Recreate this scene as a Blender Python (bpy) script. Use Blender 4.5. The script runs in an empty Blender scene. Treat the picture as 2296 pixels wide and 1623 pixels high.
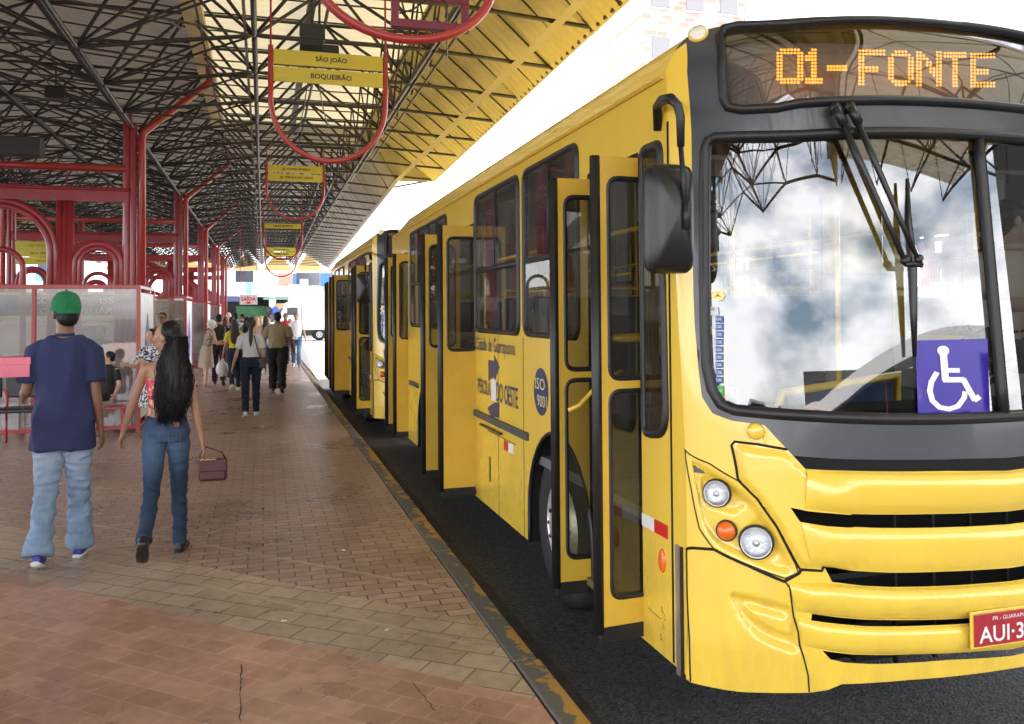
import bpy, bmesh, math, random
from mathutils import Vector, Matrix, noise
from mathutils.geometry import delaunay_2d_cdt, intersect_point_tri_2d
sc = bpy.context.scene
random.seed(7)
R = math.radians
# ------------------------------------------------------------------ camera
FPX = 1900.0; CAMZ = 1.85
def cam_axes(yaw, pitch, roll):
    f = Vector((math.sin(yaw)*math.cos(pitch), math.cos(yaw)*math.cos(pitch), math.sin(pitch)))
    r = Vector((math.cos(yaw), -math.sin(yaw), 0)); u = r.cross(f)
    r2 = r*math.cos(roll) - u*math.sin(roll); u2 = u*math.cos(roll) + r*math.sin(roll)
    return f, r2, u2
yaw = R(16.3)
for _ in range(8):
    CF, CR, CU = cam_axes(yaw, R(1.5), R(0.4))
    px = FPX*CR.y/CF.y
    yaw += (px + 557.5)/FPX * 0.9
CF, CR, CU = cam_axes(yaw, R(1.5), R(0.4))
CY = 704 + FPX*CU.y/CF.y
cam = bpy.data.cameras.new('Camera'); camo = bpy.data.objects.new('Camera', cam)
sc.collection.objects.link(camo); sc.camera = camo
cam.sensor_width = 36; cam.lens = 36*FPX/2295; cam.shift_y = (CY-811.5)/2295
cam.clip_start = 0.05; cam.clip_end = 2000
m = Matrix((CR, CU, -CF)).transposed().to_4x4(); m.translation = Vector((0, 0, CAMZ)); camo.matrix_world = m
def ray(X, Y): return CF + CR*((X-1147.5)/FPX) - CU*((Y-CY)/FPX)
C0 = Vector((0, 0, CAMZ))
def PX(X, Y, x): d = ray(X, Y); return C0 + d*(x/d.x)
def PY(X, Y, y): d = ray(X, Y); return C0 + d*(y/d.y)
def PZ(X, Y, z): d = ray(X, Y); return C0 + d*((z-CAMZ)/d.z)
# ------------------------------------------------------------------ world, sun, exposure
SUN_EL, SUN_AZ = R(60), R(40)          # azimuth measured from +y towards +x
w = bpy.data.worlds.new("World"); sc.world = w; w.use_nodes = True
nt = w.node_tree; nt.nodes.clear()
def N(nt, t, **k):
    n = nt.nodes.new(t)
    for a, b in k.items(): setattr(n, a, b)
    return n
sky = N(nt, 'ShaderNodeTexSky', sky_type='NISHITA'); sky.sun_disc = False
sky.sun_elevation = SUN_EL; sky.sun_rotation = SUN_AZ; sky.dust_density = 2.0
bg = N(nt, 'ShaderNodeBackground'); bg.inputs[1].default_value = 0.15
tc = N(nt, 'ShaderNodeTexCoord'); mp = N(nt, 'ShaderNodeMapping'); mp.inputs['Scale'].default_value = (1, 1, 7)
ns = N(nt, 'ShaderNodeTexNoise'); ns.inputs['Scale'].default_value = 2.3; ns.inputs['Detail'].default_value = 7
cr = N(nt, 'ShaderNodeValToRGB'); cr.color_ramp.elements[0].position = .33; cr.color_ramp.elements[1].position = .60
mx = N(nt, 'ShaderNodeMix', data_type='RGBA'); mx.inputs['B'].default_value = (14, 14, 14.4, 1)
out = N(nt, 'ShaderNodeOutputWorld')
L = nt.links.new
L(tc.outputs['Generated'], mp.inputs[0]); L(mp.outputs[0], ns.inputs['Vector']); L(ns.outputs['Fac'], cr.inputs[0])
L(cr.outputs[0], mx.inputs['Factor']); L(sky.outputs[0], mx.inputs['A']); L(mx.outputs['Result'], bg.inputs[0]); L(bg.outputs[0], out.inputs[0])
sl = bpy.data.lights.new('Sun', 'SUN'); sl.energy = 4.0; sl.angle = R(0.5); sl.color = (1, .95, .87)
so = bpy.data.objects.new('Sun', sl); sc.collection.objects.link(so)
sd = Vector((math.sin(SUN_AZ)*math.cos(SUN_EL), math.cos(SUN_AZ)*math.cos(SUN_EL), math.sin(SUN_EL)))
so.rotation_euler = sd.to_track_quat('Z', 'Y').to_euler(); so.location = (0, 0, 40)
sc.view_settings.view_transform = 'Standard'; sc.view_settings.look = 'None'
sc.view_settings.exposure = 1.78; sc.view_settings.gamma = 1
sc.render.engine = 'CYCLES'
sc.cycles.max_bounces = 10; sc.cycles.transparent_max_bounces = 16; sc.cycles.diffuse_bounces = 5
# ------------------------------------------------------------------ materials
MATS = {}
def mat(name, col, rough=.5, metal=0., var=0., vscale=5., bump=0., bscale=40., coat=0., emis=None, estr=0., spec=.5, rvar=0., bdist=.01):
    if name in MATS: return MATS[name]
    m = bpy.data.materials.new(name); m.use_nodes = True; nt = m.node_tree; b = nt.nodes['Principled BSDF']
    c = (*col, 1)
    b.inputs['Base Color'].default_value = c; b.inputs['Roughness'].default_value = rough; b.inputs['Metallic'].default_value = metal
    b.inputs['Specular IOR Level'].default_value = spec
    if coat: b.inputs['Coat Weight'].default_value = coat; b.inputs['Coat Roughness'].default_value = .06
    if emis: b.inputs['Emission Color'].default_value = (*emis, 1); b.inputs['Emission Strength'].default_value = estr
    if var or bump or rvar:
        tc = N(nt, 'ShaderNodeTexCoord')
    if var or rvar:
        n = N(nt, 'ShaderNodeTexNoise'); n.inputs['Scale'].default_value = vscale; n.inputs['Detail'].default_value = 6; n.inputs['Roughness'].default_value = .65
        nt.links.new(tc.outputs['Object'], n.inputs['Vector'])
    if var:
        r = N(nt, 'ShaderNodeValToRGB'); e = r.color_ramp.elements
        e[0].position = .3; e[1].position = .7
        e[0].color = (*[x*(1-var) for x in col], 1); e[1].color = (*[min(1, x*(1+var)) for x in col], 1)
        nt.links.new(n.outputs['Fac'], r.inputs[0]); nt.links.new(r.outputs[0], b.inputs['Base Color'])
    if rvar:
        q = N(nt, 'ShaderNodeMapRange'); q.inputs[3].default_value = max(0, rough-rvar); q.inputs[4].default_value = rough+rvar
        q.inputs[1].default_value = .3; q.inputs[2].default_value = .7
        nt.links.new(n.outputs['Fac'], q.inputs[0]); nt.links.new(q.outputs[0], b.inputs['Roughness'])
    if bump:
        n2 = N(nt, 'ShaderNodeTexNoise'); n2.inputs['Scale'].default_value = bscale; n2.inputs['Detail'].default_value = 4
        nt.links.new(tc.outputs['Object'], n2.inputs['Vector'])
        bp = N(nt, 'ShaderNodeBump'); bp.inputs['Strength'].default_value = bump; bp.inputs['Distance'].default_value = bdist
        nt.links.new(n2.outputs['Fac'], bp.inputs['Height']); nt.links.new(bp.outputs[0], b.inputs['Normal'])
    MATS[name] = m; return m
def glass(name, tint, ior=1.5, rough=0.0, dirt=0.0, dirtcol=(.7, .7, .68), dscale=3.):
    if name in MATS: return MATS[name]
    m = bpy.data.materials.new(name); m.use_nodes = True; nt = m.node_tree; nt.nodes.clear()
    t = N(nt, 'ShaderNodeBsdfTransparent'); t.inputs[0].default_value = (*tint, 1)
    g = N(nt, 'ShaderNodeBsdfGlossy'); g.inputs['Roughness'].default_value = rough
    f = N(nt, 'ShaderNodeFresnel'); f.inputs[0].default_value = ior
    x = N(nt, 'ShaderNodeMixShader'); o = N(nt, 'ShaderNodeOutputMaterial')
    nt.links.new(f.outputs[0], x.inputs[0]); nt.links.new(t.outputs[0], x.inputs[1]); nt.links.new(g.outputs[0], x.inputs[2])
    last = x
    if dirt:
        d = N(nt, 'ShaderNodeBsdfDiffuse'); d.inputs[0].default_value = (*dirtcol, 1)
        tc = N(nt, 'ShaderNodeTexCoord'); n = N(nt, 'ShaderNodeTexNoise'); n.inputs['Scale'].default_value = dscale; n.inputs['Detail'].default_value = 5
        q = N(nt, 'ShaderNodeMapRange'); q.inputs[1].default_value = .35; q.inputs[2].default_value = .75; q.inputs[3].default_value = dirt*.15; q.inputs[4].default_value = dirt
        nt.links.new(tc.outputs['Object'], n.inputs['Vector']); nt.links.new(n.outputs['Fac'], q.inputs[0])
        x2 = N(nt, 'ShaderNodeMixShader'); nt.links.new(q.outputs[0], x2.inputs[0]); nt.links.new(x.outputs[0], x2.inputs[1]); nt.links.new(d.outputs[0], x2.inputs[2]); last = x2
    nt.links.new(last.outputs[0], o.inputs[0]); MATS[name] = m; return m
# ------------------------------------------------------------------ objects
col = sc.collection
TS = bpy.data.scenes.new('scratch')
def evaluated(o):
    TS.collection.objects.link(o)
    with bpy.context.temp_override(scene=TS, view_layer=TS.view_layers[0]):
        dg = bpy.context.evaluated_depsgraph_get(); dg.update(); me = bpy.data.meshes.new_from_object(o.evaluated_get(dg))
    bpy.data.objects.remove(o); return me
ORI = {}
def tag(o, label=None, cat=None, group=None, kind=None):
    if label: o['label'] = label
    if cat: o['category'] = cat
    if group: o['group'] = group
    if kind: o['kind'] = kind
    return o
def thing(name, label, cat, loc=(0, 0, 0), group=None):
    o = bpy.data.objects.new(name, None); col.objects.link(o); o.location = loc; ORI[o.name] = Vector(loc)
    o.empty_display_size = .2
    return tag(o, label, cat, group)
def copy_tree(o, parent=None):
    c = o.copy(); col.objects.link(c)
    if parent: c.parent = parent
    for ch in list(o.children): copy_tree(ch, c)
    return c
class MB:
    def __init__(s): s.v = []; s.f = []; s.mi = []; s.cm = 0
    def add(s, vs, fs):
        k = len(s.v); s.v += [Vector(p) for p in vs]; s.f += [tuple(i+k for i in f) for f in fs]; s.mi += [s.cm]*len(fs)
    def box(s, c, d, M=None):
        x, y, z = [a/2 for a in d]; c = Vector(c)
        vs = [Vector(p) for p in ((-x,-y,-z),(x,-y,-z),(x,y,-z),(-x,y,-z),(-x,-y,z),(x,-y,z),(x,y,z),(-x,y,z))]
        if M: vs = [M @ p for p in vs]
        s.add([p+c for p in vs], [(0,3,2,1),(4,5,6,7),(0,1,5,4),(1,2,6,5),(2,3,7,6),(3,0,4,7)])
    def quadbox(s, pts, t):                       # thick panel from 4 corner points
        p = [Vector(a) for a in pts]; n = (p[1]-p[0]).cross(p[2]-p[1]).normalized()*t/2
        s.add([a-n for a in p]+[a+n for a in p], [(0,3,2,1),(4,5,6,7),(0,1,5,4),(1,2,6,5),(2,3,7,6),(3,0,4,7)])
    def prism(s, poly, off):                      # planar polygon extruded by vector
        p = [Vector(a) for a in poly]; n = len(p); o = Vector(off)
        s.add(p+[a+o for a in p], [tuple(range(n))[::-1], tuple(range(n, 2*n))]+[(i, (i+1) % n, n+(i+1) % n, n+i) for i in range(n)])
    def tube(s, pts, r, n=8, closed=False, caps=True, up=None, sq=None):
        P = [Vector(p) for p in pts]; m = len(P); rr = r if isinstance(r, (list, tuple)) else [r]*m
        ref = Vector(up) if up else None; k = len(s.v); prevx = None
        for i in range(m):
            a = P[(i-1) % m] if (closed or i > 0) else P[i]; b = P[(i+1) % m] if (closed or i < m-1) else P[i]
            t = (b-a).normalized() if (b-a).length > 1e-9 else Vector((0, 0, 1))
            if ref: x = ref.cross(t)
            elif prevx is None:
                q = Vector((0, 0, 1)) if abs(t.z) < .9 else Vector((0, 1, 0)); x = q.cross(t)
            else: x = prevx - t*prevx.dot(t)
            if x.length < 1e-6: x = t.orthogonal()
            x.normalize(); y = t.cross(x); prevx = x
            e = rr[i]; ex, ey = (e if isinstance(e, (list, tuple)) else (e, e))
            if sq: ex *= sq[0]; ey *= sq[1]
            for j in range(n):
                th = 2*math.pi*j/n; s.v.append(P[i]+x*math.cos(th)*ex+y*math.sin(th)*ey)
        fs = []
        for i in range(m if closed else m-1):
            for j in range(n):
                a = i*n+j; b = i*n+(j+1) % n; c = ((i+1) % m)*n+(j+1) % n; d = ((i+1) % m)*n+j
                fs.append((k+a, k+b, k+c, k+d))
        if caps and not closed:
            fs.append(tuple(k+j for j in range(n))[::-1]); fs.append(tuple(k+(m-1)*n+j for j in range(n)))
        s.f += fs; s.mi += [s.cm]*len(fs)
    def ell(s, c, r, n=12, m=8, M=None):
        c = Vector(c); vs = []; fs = []
        for i in range(m+1):
            ph = math.pi*i/m
            for j in range(n):
                th = 2*math.pi*j/n; p = Vector((r[0]*math.sin(ph)*math.cos(th), r[1]*math.sin(ph)*math.sin(th), r[2]*math.cos(ph)))
                vs.append((M @ p if M else p)+c)
        for i in range(m):
            for j in range(n): fs.append((i*n+j, (i+1)*n+j, (i+1)*n+(j+1) % n, i*n+(j+1) % n))
        s.add(vs, fs)
    def lathe(s, c, axis, prof, n=24):            # prof: (r, h) along axis
        a = Vector(axis).normalized(); x = a.orthogonal().normalized(); y = a.cross(x); c = Vector(c)
        vs = []; fs = []
        for r, h in prof:
            for j in range(n):
                th = 2*math.pi*j/n; vs.append(c+a*h+(x*math.cos(th)+y*math.sin(th))*r)
        for i in range(len(prof)-1):
            for j in range(n): fs.append((i*n+j, i*n+(j+1) % n, (i+1)*n+(j+1) % n, (i+1)*n+j))
        s.add(vs, fs)
    def build(s, name, material, parent=None, smooth=False, bevel=0, kind=None, auto=None):
        me = bpy.data.meshes.new(name); o = bpy.data.objects.new(name, me); off = Vector((0, 0, 0)); loc = Vector((0, 0, 0))
        if parent is not None: off = ORI.get(parent.name, off)
        me.from_pydata([tuple(v-off) for v in s.v], [], s.f); me.update()
        for x in (material if isinstance(material, list) else [material]): me.materials.append(x)
        if isinstance(material, list): me.polygons.foreach_set('material_index', s.mi)
        b = bmesh.new(); b.from_mesh(me); bmesh.ops.recalc_face_normals(b, faces=b.faces); b.to_mesh(me); b.free()
        if smooth or auto:
            me.polygons.foreach_set('use_smooth', [True]*len(me.polygons))
            if auto: me.set_sharp_from_angle(angle=R(auto))
        col.objects.link(o); ORI[o.name] = off
        if parent is not None: o.parent = parent
        if bevel:
            md = o.modifiers.new('b', 'BEVEL'); md.width = bevel; md.segments = 2; md.limit_method = 'ANGLE'
        if kind: o['kind'] = kind
        return o
def textmesh(txt, mt, parent, org, xdir, ydir, width=None, height=.1, ext=.001, name='lettering', bold=0., align='CENTER', sx=1.):
    cu = bpy.data.curves.new('t', 'FONT'); cu.body = txt; cu.size = 1; cu.align_x = 'LEFT'; cu.extrude = 0; cu.resolution_u = 3; cu.offset = bold
    me = evaluated(bpy.data.objects.new('t', cu))
    xs = [v.co.x for v in me.vertices]; ys = [v.co.y for v in me.vertices]
    x0, x1, y0, y1 = min(xs), max(xs), min(ys), max(ys)
    ky = height/(y1-y0) if height else width/(x1-x0); kx = width/(x1-x0) if width else ky*sx
    xd = Vector(xdir).normalized(); yd = Vector(ydir).normalized(); nd = xd.cross(yd); org = Vector(org)
    cx = (x0+x1)/2 if align == 'CENTER' else x0
    B = MB(); B.add([org+xd*(v.co.x-cx)*kx+yd*(v.co.y-(y0+y1)/2)*ky+nd*ext for v in me.vertices], [tuple(p.vertices) for p in me.polygons])
    bpy.data.meshes.remove(me)
    return B.build(name, mt, parent)
# ---- patches on a parametrised surface
def inside(p, poly):
    x, y = p; c = False; n = len(poly)
    for i in range(n):
        x1, y1 = poly[i]; x2, y2 = poly[(i+1) % n]
        if (y1 > y) != (y2 > y) and x < (x2-x1)*(y-y1)/(y2-y1)+x1: c = not c
    return c
def resample(poly, step):
    r = []
    for i, a in enumerate(poly):
        b = poly[(i+1) % len(poly)]; d = math.hypot(b[0]-a[0], b[1]-a[1]); k = max(1, int(d/step+.5))
        for j in range(k): r.append((a[0]+(b[0]-a[0])*j/k, a[1]+(b[1]-a[1])*j/k))
    return r
def rounded(poly, r, n=5):
    out = []; m = len(poly)
    rs = r if isinstance(r, (list, tuple)) else [r]*m
    for i in range(m):
        p = Vector(poly[i]).to_2d(); a = Vector(poly[i-1]).to_2d(); b = Vector(poly[(i+1) % m]).to_2d()
        d1 = (a-p); d2 = (b-p); q = min(rs[i], d1.length*.49, d2.length*.49)
        if q < 1e-5: out.append(tuple(p)); continue
        s1 = p+d1.normalized()*q; s2 = p+d2.normalized()*q
        for k in range(n+1):
            t = k/n; out.append(tuple(s1*(1-t)**2+p*2*t*(1-t)+s2*t*t))
    return out
def snorm(S, u, v, e=.004):
    a = S(u+e, v)-S(u-e, v); b = S(u, v+e)-S(u, v-e); n = a.cross(b)
    return n.normalized() if n.length > 1e-12 else Vector((0, -1, 0))
def patch(S, outer, holes=(), step=.05, off=0., thick=0., B=None):
    B = B or MB(); loops = [resample(outer, step)]+[resample(h, step) for h in holes]
    vs = []; es = []
    for lp in loops:
        k = len(vs); vs += lp; es += [(k+i, k+(i+1) % len(lp)) for i in range(len(lp))]
    nb = len(vs); xs = [p[0] for p in outer]; ys = [p[1] for p in outer]
    hs_ = {}
    for q in vs[:nb]: hs_.setdefault((int(q[0]//step), int(q[1]//step)), []).append(q)
    x = min(xs)+step*.5; row = 0
    while x < max(xs):
        y = min(ys)+step*(.5 if row % 2 else .25)
        while y < max(ys):
            if inside((x, y), outer) and not any(inside((x, y), h) for h in holes):
                gx, gy = int(x//step), int(y//step)
                if all((x-q[0])**2+(y-q[1])**2 > (step*.4)**2 for i_ in (-1, 0, 1) for j_ in (-1, 0, 1) for q in hs_.get((gx+i_, gy+j_), ())): vs.append((x, y))
            y += step
        x += step; row += 1
    rv, re_, rf, *_ = delaunay_2d_cdt([Vector(p) for p in vs], es, [], 0, 1e-6)
    keep = []
    for f in rf:
        c = sum((rv[i] for i in f), Vector((0, 0)))/len(f)
        if inside(c, outer) and not any(inside(c, h) for h in holes): keep.append(f)
    nn = [snorm(S, p[0], p[1]) for p in rv]; P = [S(p[0], p[1]) for p in rv]
    B.add([P[i]+nn[i]*off for i in range(len(rv))], keep)
    if thick:
        B.add([P[i]+nn[i]*(off-thick) for i in range(len(rv))], [tuple(reversed(f)) for f in keep])
        ec = {}
        for f in keep:
            for i in range(len(f)):
                a, b = f[i], f[(i+1) % len(f)]; ec[(a, b)] = 1
        for (a, b) in list(ec):
            if (b, a) not in ec:
                B.add([P[a]+nn[a]*off, P[b]+nn[b]*off, P[b]+nn[b]*(off-thick), P[a]+nn[a]*(off-thick)], [(0, 1, 2, 3)])
    return B
def seam(S, line, r, n=6, off=0., closed=False, step=.04, B=None, sq=None):
    B = B or MB(); pts = []
    m = len(line)
    for i in range(m if closed else m-1):
        a = line[i]; b = line[(i+1) % m]; k = max(1, int(math.hypot(b[0]-a[0], b[1]-a[1])/step+.5))
        for j in range(k): pts.append((a[0]+(b[0]-a[0])*j/k, a[1]+(b[1]-a[1])*j/k))
    if not closed: pts.append(line[-1])
    B.tube([S(*p)+snorm(S, *p)*off for p in pts], r, n, closed=closed, sq=sq)
    return B
# ------------------------------------------------------------------ BUS
YEL = mat('bus_yellow', (.80, .55, .065), .25, coat=.6)
def grime(m, amt, z0, z1_):
    nt = m.node_tree; b = nt.nodes['Principled BSDF']; c = tuple(b.inputs['Base Color'].default_value); tc = N(nt, 'ShaderNodeTexCoord'); n = N(nt, 'ShaderNodeTexNoise'); n.inputs['Scale'].default_value = 7; n.inputs['Detail'].default_value = 8; n.inputs['Roughness'].default_value = .7
    mp = N(nt, 'ShaderNodeMapping'); mp.inputs['Scale'].default_value = (1, 1, .35); xyz = N(nt, 'ShaderNodeSeparateXYZ'); nt.links.new(tc.outputs['Object'], mp.inputs[0]); nt.links.new(mp.outputs[0], n.inputs['Vector']); nt.links.new(tc.outputs['Object'], xyz.inputs[0])
    q = N(nt, 'ShaderNodeMapRange'); q.inputs[1].default_value = z0; q.inputs[2].default_value = z1_; q.inputs[3].default_value = 1; q.inputs[4].default_value = .12; nt.links.new(xyz.outputs[2], q.inputs[0])
    r = N(nt, 'ShaderNodeMapRange'); r.inputs[1].default_value = .42; r.inputs[2].default_value = .72; r.inputs[3].default_value = 0; r.inputs[4].default_value = amt; nt.links.new(n.outputs['Fac'], r.inputs[0])
    k = N(nt, 'ShaderNodeMath', operation='MULTIPLY'); nt.links.new(q.outputs[0], k.inputs[0]); nt.links.new(r.outputs[0], k.inputs[1])
    x = N(nt, 'ShaderNodeMix', data_type='RGBA'); x.inputs['A'].default_value = c; x.inputs['B'].default_value = (.16, .11, .05, 1); nt.links.new(k.outputs[0], x.inputs['Factor']); nt.links.new(x.outputs['Result'], b.inputs['Base Color'])
    s = N(nt, 'ShaderNodeMath', operation='MULTIPLY_ADD'); s.inputs[1].default_value = .6; s.inputs[2].default_value = b.inputs['Roughness'].default_value; nt.links.new(k.outputs[0], s.inputs[0]); nt.links.new(s.outputs[0], b.inputs['Roughness'])
grime(YEL, .32, .25, .95)
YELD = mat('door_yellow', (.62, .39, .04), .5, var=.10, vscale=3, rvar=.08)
MASK = mat('mask_grey', (.045, .05, .06), .33, coat=.35, var=.15, vscale=4)
RUB = mat('rubber', (.012, .012, .013), .45, var=.3, vscale=8)
BLK = mat('black_plastic', (.012, .012, .013), .35, var=.2, bump=.15, bscale=200, bdist=.002)
VOID = mat('dark_void', (.004, .004, .004), .9)
CHR = mat('chrome', (.75, .75, .76), .12, 1.)
STEEL = mat('steel_rim', (.68, .68, .68), .38, .6, var=.25, vscale=20)
INTW = mat('interior_grey', (.62, .62, .60), .6)
INTD = mat('interior_dark', (.13, .13, .135), .7)
SEATM = mat('seat_fabric', (.05, .06, .12), .8)
RED = mat('reflector_red', (.55, .02, .02), .3); WHT = mat('white_vinyl', (.75, .75, .75), .4)
NAVY = mat('navy_print', (.03, .035, .10), .4)
GW = glass('windshield_glass', (.84, .88, .87), 2.35); GS = glass('side_glass', (.74, .78, .77), 1.6, dirt=.06); GD = glass('door_glass', (.33, .31, .22), 1.6, dirt=.06, dirtcol=(.5, .45, .3)); GDISP = glass('display_glass', (.75, .75, .74), 2.3)
BX, BY, BL_, BWD = 1.74, 3.30, 8.6, 2.5
TOPP = [(0, 2.93), (.012, 2.99), (.05, 3.045), (.12, 3.085), (.3, 3.12), (.7, 3.15), (1.25, 3.16)]
def ztop(u):
    t = max(0, min(u, 2.5-u)); return 2.93+.17*(1-math.exp(-t/.045))+.06*math.sin(math.pi/2*t/1.25)
def gz(z): return .085*max(0, z-1.2)+(max(0, z-2.9)/.26)**2*.10+max(0, .45-z)*.12
def fy(u, z):
    t = min(1, abs(u-1.25)/1.25); return -.46*(1-t**2.4)**.75+gz(z)
WM = 1.4
RELIEF = []                # (closed outline in w<0, its bounding box, depth towards the viewer, edge width, slope)
def add_relief(poly, h, e, grad=None):
    xs = [p[0] for p in poly]; ys = [p[1] for p in poly]; RELIEF.append((poly, min(xs), max(xs), min(ys), max(ys), h, e, grad))
def relief_at(w_, z):
    w_ = -abs(w_); r = 0
    for poly, x0, x1, y0, y1, h, e, g in RELIEF:
        if not (x0 <= w_ <= x1 and y0 <= z <= y1) or not inside((w_, z), poly): continue
        d = 9.
        for i in range(len(poly)):
            ax, ay = poly[i]; bx_, by_ = poly[(i+1) % len(poly)]; dx, dy = bx_-ax, by_-ay; l2 = dx*dx+dy*dy
            if l2 < 1e-10: continue
            t = max(0., min(1., ((w_-ax)*dx+(z-ay)*dy)/l2)); d = min(d, math.hypot(w_-ax-t*dx, z-ay-t*dy))
        t = min(1, d/e); t = t*t*(3-2*t); k = 1.
        if g: k = max(0, min(1, g[0]+g[1]*w_+g[2]*z))
        r += h*t*k
    return r
def FS(w_, z):
    a = max(-1., min(1., w_/WM)); u = 1.25*(1+math.sin(a*math.pi/2)); r = relief_at(w_, z) if RELIEF else 0
    return Vector((BX+u-r*.35*(1 if w_ < 0 else -1), BY+fy(u, z)-r, z))
def fpt(X, Y):
    d = ray(X, Y); lo, hi = .8, .8
    def F(t): p = C0+d*t; u = p.x-BX; return (p.y-BY)-fy(min(2.5, max(0, u)), p.z)
    t = 1.0
    while t < 8 and F(t) < 0: t += .02
    lo, hi = t-.02, t
    for _ in range(30):
        mi = (lo+hi)/2
        if F(mi) < 0: lo = mi
        else: hi = mi
    p = C0+d*hi; u = min(2.5, max(0, p.x-BX))
    return (math.asin(max(-1, min(1, (u-1.25)/1.25)))*2/math.pi*WM, p.z)
def half(pts): return [(min(0., a), b) for a, b in (fpt(*p) for p in pts)]
def both(pts):           # left boundary given from top centre round the left to bottom centre
    h = half(pts); h[0] = (0, h[0][1]); h[-1] = (0, h[-1][1]); W = .62
    def ctr(seq):           # seq starts at the centre line; round the middle of the edge off instead of a peak
        zc = seq[0][1]; i = 0
        while seq[i][0] > -W: i += 1
        f = (W+seq[i-1][0])/(seq[i-1][0]-seq[i][0]); zw = seq[i-1][1]+(seq[i][1]-seq[i-1][1])*f
        return [(-W*k/6, zw+(zc-zw)*.7*(1-(k/6)**2)) for k in range(7)], seq[i:]
    a, rest = ctr(h); b, mid = ctr(rest[::-1]); h = a+mid[::-1]+b[::-1]
    return h+[(-a, b) for a, b in reversed(h[1:-1])]
def mir(poly): return [(-a, b) for a, b in reversed(poly)]
def z1(x, y): return (1483.7+.3999*x, .3999*y)      # coordinates read off enlarged crops of the photo
def z2(x, y): return (1530+.3332*x, 556.4+.3332*y)
def z3(x, y): return (1483.7+.4284*x, 927.3+.4284*y)
bus = thing('city_bus', 'yellow city bus standing nearest, whole front with amber 01-FONTE display in view', 'bus', (BX, BY, 0), 'yellow buses queued at the kerb')
# --- outlines on the front
wind = both([z1(1770, 750), z1(1300, 752), z1(900, 760), z1(600, 765), z1(400, 768), z1(300, 772), z1(262, 790), z1(245, 830), z1(240, 950), z2(150, 300), z2(155, 600), z2(165, 800), z2(200, 950), z2(260, 1050), z2(350, 1088), z2(600, 1112), z2(1100, 1140), z2(1600, 1146), z2(2080, 1150)])
disp = both([z1(1700, 142), z1(1400, 140), z1(800, 140), z1(420, 148), z1(345, 165), z1(322, 205), z1(335, 400), z1(345, 560), z1(370, 605), z1(450, 618), z1(640, 608), z1(780, 580), z1(850, 572), z1(1700, 574)])
maskp = half([z1(1700, 70), z1(900, 62), z1(350, 80), z1(160, 120), z1(136, 160), z1(136, 240), z1(140, 400), z1(158, 620), z1(165, 750), z2(72, 300), z2(80, 500), z2(105, 800), z2(130, 1000), z2(200, 1110), z2(330, 1160), z2(550, 1190), z3(655, 187), z3(750, 290), z3(900, 297), z3(1500, 300), z3(1850, 296)])
maskp[0] = (0, maskp[0][1]); maskp[-1] = (0, maskp[-1][1])
tl = [(-WM*.86, ztop(.06)-.01)]
mtop = []
for i in range(0, 24):
    a = -i/23*.86; u = 1.25*(1+math.sin(a*math.pi/2)); mtop.append((a*WM, ztop(u)-.002))
maskL = mtop+[p for p in maskp[5:]]
mask = [(0, mtop[0][1])]+maskL[1:]
mask = mask+[(-a, b) for a, b in reversed(mask[1:-1])]
bot = half([z3(1600, 1366), z3(1300, 1392), z3(940, 1415), z3(870, 1445), z3(770, 1460), z3(400, 1455), z3(150, 1405)]); bot[0] = (0, bot[0][1])
bot = bot+[(-WM, bot[-1][1]+.005)]
full = []
for i in range(-40, 41):
    a = -i/40; u = 1.25*(1+math.sin(a*math.pi/2)); full.append((a*WM, ztop(u)))
# full goes from right top to left top; then left bottom ... right bottom
lb = bot[::-1]; full = full+lb+[(-a, b) for a, b in reversed(lb[:-1])]
slots = []
def slot(pts_top, pts_bot):
    t = half([z3(*p) for p in pts_top]); b = half([z3(*p) for p in pts_bot])
    c = t+b[::-1]        # top left->centre, bottom centre->left
    t[-1] = (0, t[-1][1]); b[-1] = (0, b[-1][1])
    return t+[(-x, y) for x, y in reversed(t[:-1])]+[(-x, y) for x, y in b[:-1]]+list(reversed(b))
slots.append(slot([(665, 485), (760, 505), (1000, 525), (1400, 525), (1800, 512)], [(715, 560), (850, 582), (1100, 597), (1500, 594), (1800, 580)]))
slots.append(slot([(847, 797), (1000, 822), (1200, 832), (1500, 825), (1750, 815)], [(890, 880), (1050, 900), (1200, 907), (1500, 900), (1750, 885)]))
slots.append(slot([(785, 1047), (920, 1065), (1060, 1077), (1400, 1078), (1700, 1068)], [(780, 1082), (920, 1100), (1060, 1112), (1400, 1108), (1700, 1095)]))
slots.append(slot([(840, 1240), (1000, 1260), (1200, 1262), (1500, 1248), (1800, 1236)], [(880, 1285), (960, 1303), (1100, 1310), (1500, 1288), (1800, 1272)]))
lslot = slot([(690, 220), (900, 236), (1200, 242), (1600, 236), (1850, 228)], [(752, 288), (900, 296), (1200, 302), (1600, 300), (1850, 294)])
# slots come out as: top left..right, bottom right..left ; holes for the shell
head = half([z3(*p) for p in ((118, 185), (250, 262), (400, 352), (500, 450), (600, 595), (700, 790), (712, 832), (645, 862), (450, 790), (270, 706), (195, 600), (150, 380))])
def lc(pts): return [fpt(*z3(*p)) for p in pts]
scoop = rounded(lc([(345, 928), (500, 965), (682, 1012), (686, 1060), (708, 1140), (722, 1262), (640, 1240), (520, 1190), (430, 1110), (385, 1030)]), .03)
blade = rounded(lc([(415, 1000), (500, 1015), (670, 1064), (700, 1190), (560, 1150), (480, 1090)]), .02)
dish = rounded(lc([(150, 235), (250, 292), (380, 372), (480, 460), (580, 590), (675, 770), (690, 825), (640, 845), (450, 770), (290, 690), (222, 600), (180, 400)]), .04)
pod1 = rounded(lc([(200, 330), (270, 318), (350, 350), (480, 468), (395, 545), (300, 515), (225, 490)]), .03)
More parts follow.
